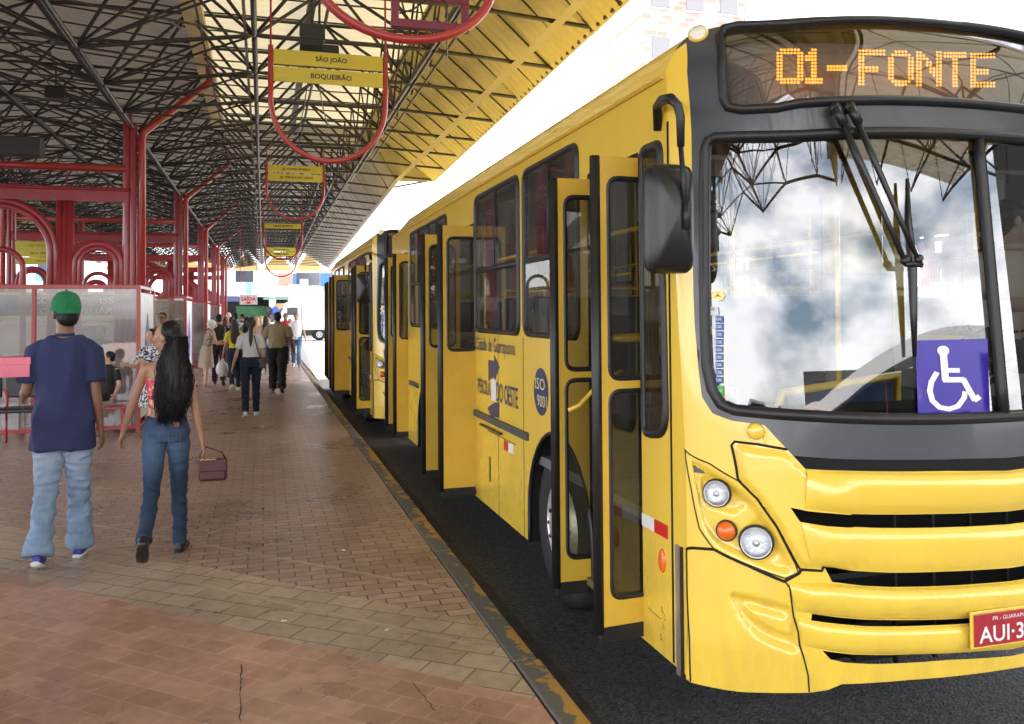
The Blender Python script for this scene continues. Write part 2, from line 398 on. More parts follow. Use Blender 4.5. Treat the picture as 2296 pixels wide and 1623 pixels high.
pod2 = rounded(lc([(415, 640), (530, 525), (600, 640), (640, 760), (560, 785), (460, 770)]), .03)
hood = lc([(385, 165), (500, 185), (650, 205), (700, 255), (860, 380), (1000, 400), (1000, 800), (830, 800), (725, 795), (610, 590), (510, 450), (410, 345)])
add_relief(dish, -.024, .020); add_relief(pod1, -.016, .025); add_relief(pod2, -.014, .022); add_relief(scoop, -.030, .022); add_relief(blade, .022, .018); add_relief(hood, .018, .014, (1., 0, 0))
mask_cut = mask
fshell = patch(FS, full, [mask]+slots, .0145)
fshell.build('front_shell', YEL, bus, smooth=True)
mk = patch(FS, mask, [wind, disp, lslot], .045, off=.0); mk.build('front_mask', MASK, bus, smooth=True)
# near-black box painting the shade behind the slots, and radiator bits
B = MB(); B.box((BX+1.25, BY+.06, .86), (2.1, .30, 1.08)); B.box((BX+1.25, BY-.13, .41), (1.3, .36, .02)); B.build('slot_shade', VOID, bus)
patch(FS, lslot, [], .06, off=-.012).build('gap_shade', VOID, bus)  # black plate that paints the shade in the gap above the hood
B = MB()
for k in range(9): B.box((BX+.45+k*.2, BY-.0-(.25 if 1 < k < 7 else .05), .72), (.012, .02, .75))
for zz in (.5, .72, .86): B.box((BX+1.25, BY-.2, zz), (1.5, .02, .025))
B.build('radiator', mat('radiator_metal', (.05, .05, .05), .4, .6), bus)
# gaskets
B = seam(FS, wind, .024, 8, .004, True, sq=(1.3, 1)); B.build('windshield_gasket', RUB, bus, smooth=True)
B = seam(FS, disp, .020, 8, .004, True, sq=(1.3, 1)); B.build('display_gasket', RUB, bus, smooth=True)
wg = patch(FS, wind, [], .06, off=-.008).build('windshield', GW, bus, smooth=True)
patch(FS, disp, [], .06, off=-.008).build('display_glass', GDISP, bus, smooth=True)
B = MB(); B.tube([FS(0, z_)+Vector((0, -.004, 0)) for z_ in [max(p[1] for p in wind if abs(p[0]) < .01)+(min(p[1] for p in wind if abs(p[0]) < .01)-max(p[1] for p in wind if abs(p[0]) < .01))*i/10 for i in range(11)]], .024, 8); B.build('windshield_divider', RUB, bus, smooth=True)
# display case with LED dots
def FSi(d): return lambda w_, z: FS(w_, z)+Vector((0, d, 0))
patch(FSi(.10), [(-1.16, 2.665), (1.16, 2.665), (1.16, 3.03), (-1.16, 3.03)], [], .1).build('display_back', mat('display_board', (.30, .29, .27), .7), bus, smooth=True)
FONT = {'0': '.######.|########|##....##|##....##|##....##|##....##|##....##|##....##|##....##|########|.######.',
 '1': '...##...|..###...|.####...|.####...|...##...|...##...|...##...|...##...|...##...|.######.|.######.',
 '-': '........|........|........|........|........|#######.|#######.|........|........|........|........',
 'F': '########|########|##......|##......|##......|######..|######..|##......|##......|##......|##......',
 'O': '..####..|.######.|##....##|##....##|##....##|##....##|##....##|##....##|##....##|.######.|..####..',
 'N': '##....##|###...##|####..##|##.##.##|##.##.##|##..####|##..####|##...###|##....##|##....##|##....##',
 'T': '########|########|...##...|...##...|...##...|...##...|...##...|...##...|...##...|...##...|...##...',
 'E': '########|########|##......|##......|##......|######..|######..|##......|##......|########|########'}
FONT = {k: v.split('|') for k, v in FONT.items()}
LED = mat('led_amber', (1, .4, .05), .5, emis=(1, .42, .05), estr=.6); LEDO = mat('led_unlit', (.03, .025, .02), .4)
on = MB(); glyph = [('0', 655, 810, 262, 465), ('1', 800, 935, 262, 465), ('-', 940, 1072, 264, 466), ('F', 1115, 1272, 268, 474), ('O', 1283, 1432, 273, 478), ('N', 1440, 1590, 277, 480), ('T', 1597, 1727, 282, 484), ('E', 1745, 1890, 287, 486)]
lit = []
for ch, x0, x1, y0, y1 in glyph:
    for r_ in range(11):
        for c_ in range(8):
            if FONT[ch][r_][c_] == '#':
                lit.append(z1(x0+(x1-x0)*(c_+.5)/8, y0+(y1-y0)*(r_+.5)/11))
for X, Y in lit:
    a, z_ = fpt(X, Y); p = FS(a, z_)+Vector((0, .02, 0)); n = snorm(FS, a, z_)
    on.lathe(p, -n if n.y > 0 else n, [(.0001, .003), (.0056, .002), (.0067, 0)], 8)
on.build('led_text', LED, bus)
# --- headlight cluster
hr = seam(FS, head, .0035, 6, .0, True); hr.build('cluster_seam', mat('seam_shadow', (.05, .03, .004), .6), bus, smooth=True)
def lamp(x, y, r, name, m_, colr=None):
    a, z_ = fpt(*z3(x, y)); kp = RELIEF[:]; RELIEF.clear(); n = snorm(FS, a, z_, .05); n = n if n.y < 0 else -n; p = FS(a, z_)-n*.010; RELIEF.extend(kp)
    for sgn in (1, -1):
        q = p.copy(); nn = n.copy()
        if sgn < 0: q.x = 2*(BX+1.25)-q.x; nn.x = -nn.x
        b = MB(); b.lathe(q, nn, [(r*1.14, -.006), (r*1.12, .007), (r*1.04, .011), (r, .006), (r, -.002)], 28); o = b.build(name, RUB, bus, smooth=True)
        b = MB(); b.lathe(q, nn, [(r*1.02, .004), (r*.9, .016), (r*.6, .026), (r*.3, .031), (.0005, .033)], 28); b.build('lens', m_, o, smooth=True)
        if name == 'headlight':
            b = MB(); b.lathe(q, nn, [(r, .012), (r*.8, .008), (r*.5, .005), (.001, .004)], 24); b.build('reflector', mat('lamp_bowl', (.80, .81, .83), .3, .25, bump=.8, bscale=70, bdist=.006), o, smooth=True)
            b = MB(); b.lathe(q+nn*.0, nn, [(r*.26, .0), (r*.24, .016), (.001, .02)], 16); b.build('bulb', mat('bulb_cap', (.8, .8, .78), .2, .7), o, smooth=True)
CLR = glass('lamp_glass', (.93, .95, .96), 1.5); ORG = mat('orange_lens', (.75, .14, .01), .2, coat=.5, bump=.5, bscale=150, bdist=.003)
lamp(284, 418, .053, 'headlight', CLR); lamp(492, 676, .063, 'headlight', CLR); lamp(335, 615, .039, 'turn_signal', ORG)
lamp(-0+200, 0, .0, 'x', CLR) if False else None
a, z_ = fpt(*z1(203, 190)); p = FS(a, z_); n = snorm(FS, a, z_); n = n if n.y < 0 else -n
b = MB(); b.lathe(p, n, [(.046, -.004), (.045, .006), (.038, .01)], 24); o = b.build('marker_light', YEL, bus, smooth=True)
b = MB(); b.lathe(p, n, [(.038, .008), (.03, .014), (.001, .018)], 24); b.build('lens', mat('marker_lens', (.85, .83, .72), .15, coat=.6, bump=.5, bscale=120, bdist=.003), o, smooth=True)
# sculpted ridges round the lamps and bumper scoop (raised folds of the moulding)
def fold(pts, rr, off=-.004, mirror=True, nm='moulding', m_=YEL, closed=False):
    l = [fpt(*z3(*p)) for p in pts]
    for q in ([l, [(-a, b) for a, b in l]] if mirror else [l]):
        seam(FS, q, *((rr*1.9, 10, -rr*1.35) if m_ is YEL else (rr, 8, off)), closed, step=.025, sq=(1.6, 1)).build(nm, m_, bus, smooth=True)
# black panel gaps
GAP = mat('panel_gap', (.008, .007, .004), .9)
def gap(pts, r_=.0075, off=-.001): fold(pts, r_, off, nm='panel_seam', m_=GAP)
gap([(655, 187), (500, 160), (380, 146), (363, 165), (375, 215), (398, 345), (500, 448), (600, 590), (712, 800), (725, 815), (835, 822), (847, 797)], .0055)
gap([(130, 708), (160, 702), (272, 710), (450, 795), (640, 878), (716, 835), (730, 815)], .0065)
gap([(645, 880), (668, 910), (680, 1000), (688, 1060), (712, 1140), (720, 1210), (745, 1290), (765, 1370), (770, 1455)], .0035)
gap([(130, 708), (118, 740), (125, 900), (150, 1400)], .0035)
# bumper scoop: raised blade with recess
def fpoly(pts): return [fpt(*z3(*p)) for p in pts]
scoop_ = rounded(fpoly([(345, 928), (500, 965), (685, 1018), (688, 1060), (712, 1140), (718, 1200), (560, 1165), (480, 1125), (410, 1030)]), .03)
blade_ = rounded(fpoly([(415, 1000), (480, 1010), (684, 1070), (718, 1195), (560, 1150), (480, 1090)]), .02)
def relief(S, poly, h, inset, B):                 # domed, soft-edged relief of a closed outline
    c = (sum(p[0] for p in poly)/len(poly), sum(p[1] for p in poly)/len(poly)); P = resample(poly, .02); n = len(P); k = len(B.v)
    rings = [(0, -.002), (inset*.35, h*.55), (inset*.7, h*.9), (inset, h), (.6, h)]
    for t, hh in rings:
        for p in P:
            q = (p[0]+(c[0]-p[0])*t, p[1]+(c[1]-p[1])*t); B.v.append(S(*q)+(lambda m_: m_ if m_.y < 0 else -m_)(snorm(S, *q))*hh)
    fs = []
    for i in range(len(rings)-1):
        for j in range(n): fs.append((k+i*n+j, k+i*n+(j+1) % n, k+(i+1)*n+(j+1) % n, k+(i+1)*n+j))
    fs.append(tuple(k+(len(rings)-1)*n+j for j in range(n))); B.f += fs; B.mi += [0]*len(fs)
# hood top bar & bumper bar: proud folded bars across the front
def bar(tp, bp, h, inset=.35):
    t = half([z3(*p) for p in tp]); b_ = half([z3(*p) for p in bp]); t[-1] = (0, t[-1][1]); b_[-1] = (0, b_[-1][1])
    T = resample_open(t, .03); n = len(T); Q = []
    for i in range(n):
        f = i/(n-1); Q.append(T[i])
    Bt = [interp(b_, i/(n-1)) for i in range(n)]; Tt = [interp(t, i/(n-1)) for i in range(n)]
    full_t = Tt+[(-a, z) for a, z in reversed(Tt[:-1])]; full_b = Bt+[(-a, z) for a, z in reversed(Bt[:-1])]
    B = MB(); k = 0; prof = [(0, 0), (.06, .55), (.14, .85), (.3, 1), (.5, .98), (.72, .75), (.9, .4), (1, 0)]
    N_ = len(full_t)
    for f, hh in prof:
        for i in range(N_):
            a = full_t[i][0]+(full_b[i][0]-full_t[i][0])*f; z = full_t[i][1]+(full_b[i][1]-full_t[i][1])*f
            nn = snorm(FS, a, z); nn = nn if nn.y < 0 else -nn; e = min(1, min(i, N_-1-i)/3+.15); B.v.append(FS(a, z)+nn*(h*hh*e+.001))
    for r_ in range(len(prof)-1):
        for i in range(N_-1): B.f.append((r_*N_+i, r_*N_+i+1, (r_+1)*N_+i+1, (r_+1)*N_+i)); B.mi.append(0)
    return B
def interp(pl, t):
    ds = [0]
    for i in range(len(pl)-1): ds.append(ds[-1]+math.hypot(pl[i+1][0]-pl[i][0], pl[i+1][1]-pl[i][1]))
    d = t*ds[-1]
    for i in range(len(pl)-1):
        if d <= ds[i+1]+1e-9:
            f = (d-ds[i])/max(1e-9, ds[i+1]-ds[i]); return (pl[i][0]+(pl[i+1][0]-pl[i][0])*f, pl[i][1]+(pl[i+1][1]-pl[i][1])*f)
    return pl[-1]
def resample_open(pl, st):
    Lh = sum(math.hypot(pl[i+1][0]-pl[i][0], pl[i+1][1]-pl[i][1]) for i in range(len(pl)-1)); n = max(4, int(Lh/st)); return [interp(pl, i/n) for i in range(n+1)]
bar([(752, 290), (900, 300), (1200, 306), (1850, 298)], [(740, 490), (1000, 521), (1400, 521), (1800, 508)], .035).build('hood_bar', YEL, bus, smooth=True)
bar([(722, 562), (850, 585), (1100, 600), (1800, 584)], [(775, 790), (1000, 818), (1200, 828), (1750, 811)], .024).build('hood_bar', YEL, bus, smooth=True)
bar([(665, 885), (860, 885), (1200, 911), (1750, 889)], [(705, 1035), (920, 1061), (1060, 1073), (1700, 1064)], .04).build('bumper_bar', YEL, bus, smooth=True)
bar([(712, 1080), (920, 1104), (1060, 1116), (1700, 1099)], [(740, 1215), (1000, 1256), (1200, 1258), (1800, 1232)], .022).build('bumper_bar', YEL, bus, smooth=True)
# hook, small things
a, z_ = fpt(*z3(487, 90)); b = MB(); p = FS(a, z_); n = Vector((-.3, -1, 0)).normalized(); b.lathe(p, n, [(.035, 0), (.034, .02), (.025, .03), (.001, .032)], 20)
b.tube([p+Vector((.03, -.02, -.0)), p+Vector((.035, -.02, -.05)), p+Vector((.045, -.02, -.075))], .008, 6); b.build('hood_latch', YEL, bus, smooth=True)
# number plate
pl = thing  # (keeps helper name free)
pc = FS(0, fpt(*z3(1800, 1095))[1])+Vector((-.035, -.045, .005)); PLR = mat('plate_red', (.36, .02, .03), .4, var=.1, vscale=20)
b = MB(); b.box(pc, (.40, .008, .13)); plate = b.build('number_plate', PLR, bus, bevel=.004)
b = MB(); b.box(pc+Vector((0, .006, 0)), (.43, .006, .15)); b.build('plate_mount', YEL, bus, bevel=.003)
textmesh('AUI·3841', WHT, plate, pc+Vector((0, -.0045, -.018)), (1, 0, 0), (0, 0, 1), width=.36, height=.066, bold=.012)
textmesh('PR - GUARAPUAVA', WHT, plate, pc+Vector((0, -.0045, .044)), (1, 0, 0), (0, 0, 1), width=.22, height=.016)
# wipers
b = MB()
def fo(X, Y, o=.05):
    a, z = fpt(X, Y); n = snorm(FS, a, z); n = n if n.y < 0 else -n; return FS(a, z)+n*o
for (x0, y0, x1, y1) in ((1862, 250, 2012, 592), (1894, 248, 2040, 590)):
    b = MB(); b.tube([fo(x0, y0, .02), fo(x0, y0, .06)], .022, 12); b.tube([fo(x0, y0), fo(x0+18, y0+38, .055)], .020, 8)
    b.tube([fo(x0+(x1-x0)*t, y0+(y1-y0)*t, .055) for t in (.1, .4, .7, 1)], [.014, .013, .011, .011], 8); b.tube([fo(x1-3, y1-8, .07), fo(x1, y1, .05)], .018, 10); b.build('wiper_arm', BLK, bus, smooth=True)
b = MB(); b.tube([fo(2010, 596, .06), fo(2046, 598, .06)], .012, 8); b.tube([fo(2022, 405, .035), fo(2024, 500, .035), fo(2032, 600, .04), fo(2036, 700, .035), fo(2040, 800, .03)], [.006, .013, .017, .013, .007], 8, sq=(1, 1.3)); b.build('wiper_blade', BLK, bus, smooth=True)
# stickers on the windshield
def sticker(pts, m_, nm, off=.0, B=None):
    return patch(FS, [fpt(*p) for p in pts], [], .05, off=off, B=B).build(nm, m_, bus, smooth=True)
PURP = mat('sticker_violet', (.035, .015, .30), .35, var=.1)
st = sticker([z2(1562, 622), z2(2045, 608), z2(2062, 1118), z2(1580, 1136)], PURP, 'access_sticker', .004)
WHV = mat('sticker_white', (.8, .8, .8), .4)
b = MB()
def zb(x, y): return fpt(*z2(x, y))
def thick_line(pts, w_, cap=True):
    q = [zb(*p) for p in pts]
    for i in range(len(q)-1):
        A = Vector(q[i]); Bb = Vector(q[i+1]); d = (Bb-A).normalized()*w_/2; nn_ = Vector((-d.y, d.x)); patch(FS, [tuple(A-nn_-d*.3), tuple(Bb-nn_+d*.3), tuple(Bb+nn_+d*.3), tuple(A+nn_-d*.3)], [], .05, off=.007, B=b)
cx_, cz_ = zb(1745, 690)
patch(FS, [(cx_+.021*math.cos(t*.3926), cz_+.021*math.sin(t*.3926)) for t in range(16)], [], .05, off=.007, B=b)
thick_line([(1745, 700), (1760, 885)], .025); thick_line([(1765, 822), (1850, 822)], .019); thick_line([(1750, 885), (1880, 885), (1955, 1020), (1985, 1000)], .022)
cc = zb(1770, 965); arc = []
for t in range(-13, 14):
    pass
A0 = [(1700, 840), (1665, 900), (1655, 960), (1672, 1025), (1720, 1070), (1785, 1082), (1845, 1062), (1885, 1005), (1890, 970)]
for i in range(len(A0)-1):
    q0, q1 = Vector(zb(*A0[i])), Vector(zb(*A0[i+1])); d = (q1-q0).normalized(); nn_ = Vector((-d.y, d.x))*.0095; d *= .004
    patch(FS, [tuple(q0-nn_-d), tuple(q1-nn_+d), tuple(q1+nn_+d), tuple(q0+nn_-d)], [], .05, off=.007, B=b)
b.build('wheelchair_symbol', WHV, st)
BLU = mat('sticker_blue', (.02, .10, .35), .4, var=.3, vscale=60); GRN = mat('sticker_green', (.03, .4, .08), .4); LBL = mat('sticker_pale', (.55, .65, .68), .4)
for k in range(9):
    y0 = 456+k*51; s_ = sticker([z2(222, y0), z2(272, y0), z2(273, y0+44), z2(223, y0+44)], BLU, 'inspection_sticker', .003)
    q = fo(*z2(247, y0+22), .006); textmesh('OK', WHV, s_, q, (1, -.8, 0), (0, 0, 1), height=.012)
s_ = sticker([z2(222, 925), z2(276, 925), z2(277, 995), z2(223, 995)], GRN, 'inspection_sticker', .004); textmesh('OK', WHV, s_, fo(*z2(249, 960), .007), (1, -.8, 0), (0, 0, 1), height=.012)
s_ = sticker([z2(160, 393), z2(240, 393), z2(243, 452), z2(163, 452)], LBL, 'pale_sticker', .003); textmesh('OK', RED, s_, fo(*z2(200, 410), .006), (1, -.8, 0), (0, 0, 1), height=.013)
ca, cz = fpt(*z2(238, 318)); s_ = patch(FS, [(ca+.036*math.cos(t*.3926), cz+.024*math.sin(t*.3926)) for t in range(16)], [], .05, off=.003).build('round_sticker', YEL, bus)
b = MB()
for t in (90, 210, 330):
    A = Vector((ca, cz)); d = Vector((math.cos(R(t))*.024, math.sin(R(t))*.016)); q = Vector((-d.y, d.x)).normalized()*.003; patch(FS, [tuple(A-q), tuple(A+d), tuple(A+q)], [], .05, off=.006, B=b)
b.build('star_mark', BLK, s_)
# --- sides
def SL(s, z): return Vector((BX, BY+s, z))
def SR(s, z): return Vector((BX+BWD, BY+s, z))
def arch(c, r, zc, z0, rev=False):
    pts = [(c-r, z0)]+[(c-r*math.cos(R(a)), zc+r*math.sin(R(a))) for a in range(0, 181, 12)]+[(c+r, z0)]
    return pts[::-1] if rev else pts
DOORS = [(.44, 1.12), (3.74, 4.62), (7.27, 8.10)]
WINS = [(1.26, 2.30), (2.44, 3.70), (4.90, 5.92), (6.0, 7.0)]
WZ0, WZ1, WHS = 1.70, 2.82, [1.66, 5.95]; WCS = [1.76, 5.95]
fe = [(gz(2.93-i*.15), 2.93-i*.15) for i in range(18)]
def side(S, doors, wins, nm):
    o_ = [(BL_, .29), (BL_, 2.93)]+fe+[(gz(.29), .29)]
    for c in WHS: o_ += arch(c, .58, .52, .29)
    hs = [rounded([(a, .40), (b_, .40), (b_, 2.62), (a, 2.62)], .02) for a, b_ in doors]
    hs += [rounded([(a, WZ0), (b_, WZ0), (b_, WZ1), (a, WZ1)], .09) for a, b_ in wins]
    hs = hs
    o = patch(S, o_, hs+([rounded([(.17, 1.30), (.40, 1.27), (.40, 2.62), (.20, 2.62)], [.1, .06, .06, .06])] if doors else []), .12).build(nm, YEL, bus)
    for a, b_ in wins:
        wn = [(a+.0, WZ0), (b_, WZ0), (b_, WZ1), (a, WZ1)]; q = rounded(wn, .09)
        f = seam(S, q, .02, 8, 0, True, step=.1, sq=(1.2, 1)); f.box(S((a+b_)/2, 2.20), (.03, b_-a, .04)); f.box(S(a+(b_-a)*.5, 2.5), (.025, .03, .6)); w_ = f.build('window', RUB, bus, smooth=True)
        patch(S, q, [], .3, off=-.01).build('pane', GS, w_)
    return o
side(SL, DOORS, WINS, 'side_panel')
side(SR, [], [(.5, 1.5)]+WINS[1:2]+[(3.84, 4.8)]+WINS[2:]+[(7.1, 8.1)], 'side_panel')
q = rounded([(.17, 1.30), (.40, 1.27), (.40, 2.62), (.20, 2.62)], [.1, .06, .06, .06]); f = seam(SL, q, .022, 8, 0, True, step=.05); f = f.build('quarter_window', RUB, bus, smooth=True); patch(SL, q, [], .3, off=-.01).build('pane', GD, f)
# roof, rear, floor
us = [0, .006, .014, .025, .04, .06, .085, .12, .17, .25, .4, .6, .85, 1.1, 1.25]; us += [2.5-x for x in reversed(us[:-1])]; ss = [None, .3, .6, 1.5, 3, 4.5, 6, 7.5, 8.3, 8.5, BL_]; B = MB()
for i, s in enumerate(ss):
    for u in us:
        z = ztop(u); y = BY+(fy(u, z) if s is None else s); dz = 0
        if s is not None and s > 8.2: dz = -(s-8.2)*.6
        B.v.append(Vector((BX+u, y, z+dz*(1 if z > 2.94 else 0))))
n_ = len(us)
for i in range(len(ss)-1):
    for j in range(n_-1): B.f.append((i*n_+j, i*n_+j+1, (i+1)*n_+j+1, (i+1)*n_+j)); B.mi.append(0)
B.build('roof', YEL, bus, smooth=True)
B = MB(); B.tube([SL(s, 2.91)+Vector((-.006, 0, 0)) for s in (.16, 8.5)], .011, 6); B.tube([SR(s, 2.91) for s in (.16, 8.5)], .011, 6); B.build('gutter', YELD, bus)
B = MB(); B.box((BX+1.25, BY+BL_-.01, 1.6), (2.5, .02, 2.66)); B.build('rear_panel', YEL, bus, bevel=.01)
B = MB(); B.box((BX+1.25, BY+BL_+.01, 2.3), (1.9, .02, .8)); B.build('rear_window', RUB, bus, bevel=.01)
for s_ in (-1, 1):
    B = MB(); B.box((BX+1.25+s_*1.05, BY+BL_+.01, 1.0), (.14, .03, .45)); B.build('tail_light', RED, bus, bevel=.01)
B = MB(); B.box((BX+1.25, BY+4.45, .86), (2.42, 8.2, .06)); B.box((BX+1.25, BY+5.0, .55), (1.5, 6.6, .5)); B.box((BX+1.5, BY+1.2, .38), (1.9, 2.2, .06)); B.build('floor', INTD, bus)
B = MB(); B.box((BX+1.25, BY+5.1, 2.86), (2.3, 6.9, .03)); B.box((BX+BWD-.03, BY+4.4, 1.25), (.012, 8.2, .82)); B.box((BX+1.9, BY+8.3, 1.3), (1., .02, .8)); B.box((BX+1.25, BY+8.5, 1.9), (2.4, .03, 2.)); B.build('ceiling', INTW, bus)
# wheel-arch liners, wheels
for c, cw in zip(WHS, WCS):
    for sx, S in ((1, SL), (-1, SR)):
        B = MB(); a_ = arch(c, .58, .52, .29); k = len(a_); 
        B.add([S(*p) for p in a_]+[S(*p)+Vector((sx*.55, 0, 0)) for p in a_], [(i, i+1, k+i+1, k+i) for i in range(k-1)]); B.box(S(c, .7)+Vector((sx*.56, 0, 0)), (.02, 1.15, .9)); B.build('wheel_housing', VOID, bus)
        seam(S, a_, .014, 6, 0, step=.08).build('arch_trim', RUB, bus, smooth=True)
        wc = S(cw, .50)+Vector((sx*.20, 0, 0)); ax = Vector((-sx, 0, 0))
        B = MB(); B.lathe(wc, ax, [(.27, -.13), (.30, -.14), (.44, -.145), (.485, -.12), (.50, -.06), (.50, .06), (.485, .12), (.45, .145), (.32, .15), (.285, .14)], 40)
        B.build('tyre', mat('tyre', (.018, .018, .019), .75, var=.3, vscale=10, bump=.3, bscale=60), bus, smooth=True)
        B = MB(); B.lathe(wc, ax, [(.285, .14), (.275, .12), (.265, .06), (.20, .10), (.165, .135), (.15, .14), (.11, .14), (.10, .19), (.06, .20), (.001, .20)], 32)
        rim = B.build('rim', STEEL, bus, smooth=True)
        B = MB()
        for t in range(10): th = t*math.pi/5; B.tube([wc+ax*.12+Vector((0, math.cos(th)*.135, math.sin(th)*.135)), wc+ax*.185+Vector((0, math.cos(th)*.135, math.sin(th)*.135))], [.017, .013], 6)
        B.build('wheel_nut', mat('nut_dark', (.04, .035, .03), .5, .6), rim, kind=None)
B = MB(); B.box((BX+.35, BY+2.18, .42), (.5, .015, .5)); B.build('mud_flap', RUB, bus)
# rub rail, seams, reflectors, handles on the side
for a, b_ in ((2.24, 3.78), (4.80, 5.40), (6.52, 7.08)): B = MB(); B.box(SL((a+b_)/2, 1.0)+Vector((-.012, 0, 0)), (.024, b_-a, .055)); B.build('rub_rail', mat('rub_rail', (.06, .06, .06), .5), bus, bevel=.006)
for cc_, dd_ in ((SL(2.36, .98), (.004, .005, 1.38)), (SL(3.02, .98), (.004, .005, 1.38)), (SL(8.2, .98), (.004, .005, 1.38)), (SL(2.95, .90), (.004, .8, .006)), (SL(.13, 1.5), (.006, .014, 2.4))): B = MB(); B.box(cc_, dd_); B.build('panel_seam', GAP, bus)
B = MB(); B.box(SL(3.2, .93)+Vector((-.02, 0, 0)), (.02, .62, .016)); B.build('hatch_handle', BLK, bus, bevel=.003); B = MB(); B.box(SL(3.28, .60)+Vector((-.003, 0, 0)), (.006, .03, .2)); B.build('hatch_handle', BLK, bus, bevel=.003)
def side_mark(s0, s1, z0, z1_, m_, nm): b = MB(); b.box(SL((s0+s1)/2, (z0+z1_)/2)+Vector((-.003, 0, 0)), (.004, abs(s1-s0), z1_-z0)); return b.build(nm, m_, bus)
pA = PX(1441, 1187, BX); pB = PX(1498, 1237, BX); pm = (pA.y+pB.y)/2-BY
side_mark(pm, pA.y-BY, .83, .89, WHT, 'reflector'); side_mark(pB.y-BY, pm, .83, .89, RED, 'reflector')
side_mark(2.62, 2.74, .82, .89, WHT, 'reflector'); side_mark(2.74, 2.86, .82, .89, RED, 'reflector')
pl_ = PX(1485, 1257, BX); b = MB(); b.ell(pl_, (.014, .035, .055), 16, 10); b.build('side_lamp', ORG, bus, smooth=True)
b = MB(); b.box(SL(.075, .55)+Vector((-.004, 0, 0)), (.012, .028, .56)); b.build('corner_strip', mat('alu_strip', (.5, .5, .5), .35, .8), bus)
b = MB(); b.box(SL(.04, .55)+Vector((-.004, 0, 0)), (.012, .014, .56)); b.build('corner_strip', RUB, bus)
# lettering on the side
LT = bus
textmesh('Cidade de Guarapuava', NAVY, LT, (BX-.003, (PX(1068, 780, BX).y+PX(1155, 780, BX).y)/2, 1.575), (0, -1, 0), (0, 0, 1), width=PX(1068, 780, BX).y-PX(1155, 780, BX).y, height=.145)
yb = [PX(x, 870, BX).y for x in (1072, 1100, 1113, 1161)]
textmesh('PÉROLA', NAVY, LT, (BX-.003, (yb[0]+yb[1])/2, 1.255), (0, -1, 0), (0, 0, 1), width=yb[0]-yb[1], height=.15, bold=.01)
textmesh('DO OESTE', NAVY, LT, (BX-.003, (yb[2]+yb[3])/2, 1.235), (0, -1, 0), (0, 0, 1), width=yb[2]-yb[3], height=.15, bold=.01)
ym = PX(1107, 870, BX).y; b = MB()
def sp(dy, z): return Vector((BX-.003, ym-dy, z))
b.prism([sp(-.16, 1.47), sp(.02, 1.47), sp(.02, 1.52), sp(.18, 1.43), sp(.02, 1.31), sp(.02, 1.35), sp(-.16, 1.30)], (.002, 0, 0)); b.prism([sp(.16, 1.16), sp(-.0, 1.14), sp(-.2, 1.08), sp(-.02, .99), sp(-.02, 1.03), sp(.16, 1.04)], (.002, 0, 0)); b.build('arrow_mark', NAVY, bus)
b = MB(); b.box((BX-.002, ym, 1.24), (.002, .14, .17)); b.build('arrow_mark', WHT, bus)
ys, zs = PX(1213, 878, BX).y, PX(1213, 878, BX).z
b = MB(); b.prism([(BX-.003, ys+.15*math.cos(t*.2618), zs+.155*math.sin(t*.2618)) for t in range(24)], (.002, 0, 0)); iso = b.build('certificate_mark', NAVY, bus)
CRM = mat('cream_print', (.7, .62, .35), .5)
textmesh('ISO', CRM, iso, (BX-.005, ys+.01, zs+.05), (0, -1, 0), (0, 0, 1), width=.20, height=.075); textmesh('9001', CRM, iso, (BX-.005, ys-.03, zs-.06), (0, -1, 0), (0, 0, 1), width=.20, height=.075)
# doors
def leaf(h, o_, z0=.375, z1_=2.59, arm=False, low=True):
    h = Vector((*h, 0)); o_ = Vector((*o_, 0)); d = o_-h; Ln = d.length; d.normalize()
    def S(u, v): return h+d*u+Vector((0, 0, v))
    wU = rounded([(.05, 1.53), (Ln-.055, 1.53), (Ln-.055, 2.49), (.05, 2.49)], .06); wL = rounded([(.05, .50), (Ln-.055, .50), (Ln-.055, 1.475), (.05, 1.475)], .06)
    o = patch(S, [(0, z0), (Ln, z0), (Ln, z1_), (0, z1_)], [wU, wL] if low else [wU], .2, off=.016, thick=.032).build('door_leaf', YELD, bus)
    for q in ((wU, wL) if low else (wU,)):
        seam(S, q, .016, 8, 0, True, step=.1, sq=(1, 1.4)).build('gasket', RUB, o, smooth=True)
        patch(S, q, [], .3, off=0).build('door_pane', GD, o)
    b = MB(); b.tube([S(Ln+.006, z0-.03), S(Ln+.006, z1_)], .026, 8); b.build('edge_rubber', RUB, o, smooth=True)
    b = MB(); n = Vector((-d.y, d.x, 0)); c = S(Ln/2, z0-.035); vs = [h+d*u+n*t+Vector((0, 0, z0-v)) for u, v, t in ((0, .0, -.016), (Ln, .0, -.016), (Ln, .0, .016), (0, .0, .016), (0, .07, -.016), (Ln, .07, -.016), (Ln, .07, .016), (0, .07, .016))]
    b.add(vs, [(0, 3, 2, 1), (4, 5, 6, 7), (0, 1, 5, 4), (1, 2, 6, 5), (2, 3, 7, 6), (3, 0, 4, 7)]); b.build('door_sweep', RUB, o)
    if arm:
        b = MB(); n2 = -n if n.y > 0 else n
        b.tube([S(Ln-.06, 1.31)+n2*.03, S(Ln-.12, 1.335)+n2*.04, S(Ln*.25, 1.46)+n2*.05, S(-.05, 1.52)+n2*.05], .013, 8); b.build('grab_handle', YEL, o, smooth=True)
    return o
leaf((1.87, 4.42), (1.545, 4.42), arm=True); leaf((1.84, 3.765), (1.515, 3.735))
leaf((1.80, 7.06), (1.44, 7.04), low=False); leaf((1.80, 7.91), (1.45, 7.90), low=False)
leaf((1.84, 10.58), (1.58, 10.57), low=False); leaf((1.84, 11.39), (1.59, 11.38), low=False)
B = MB()
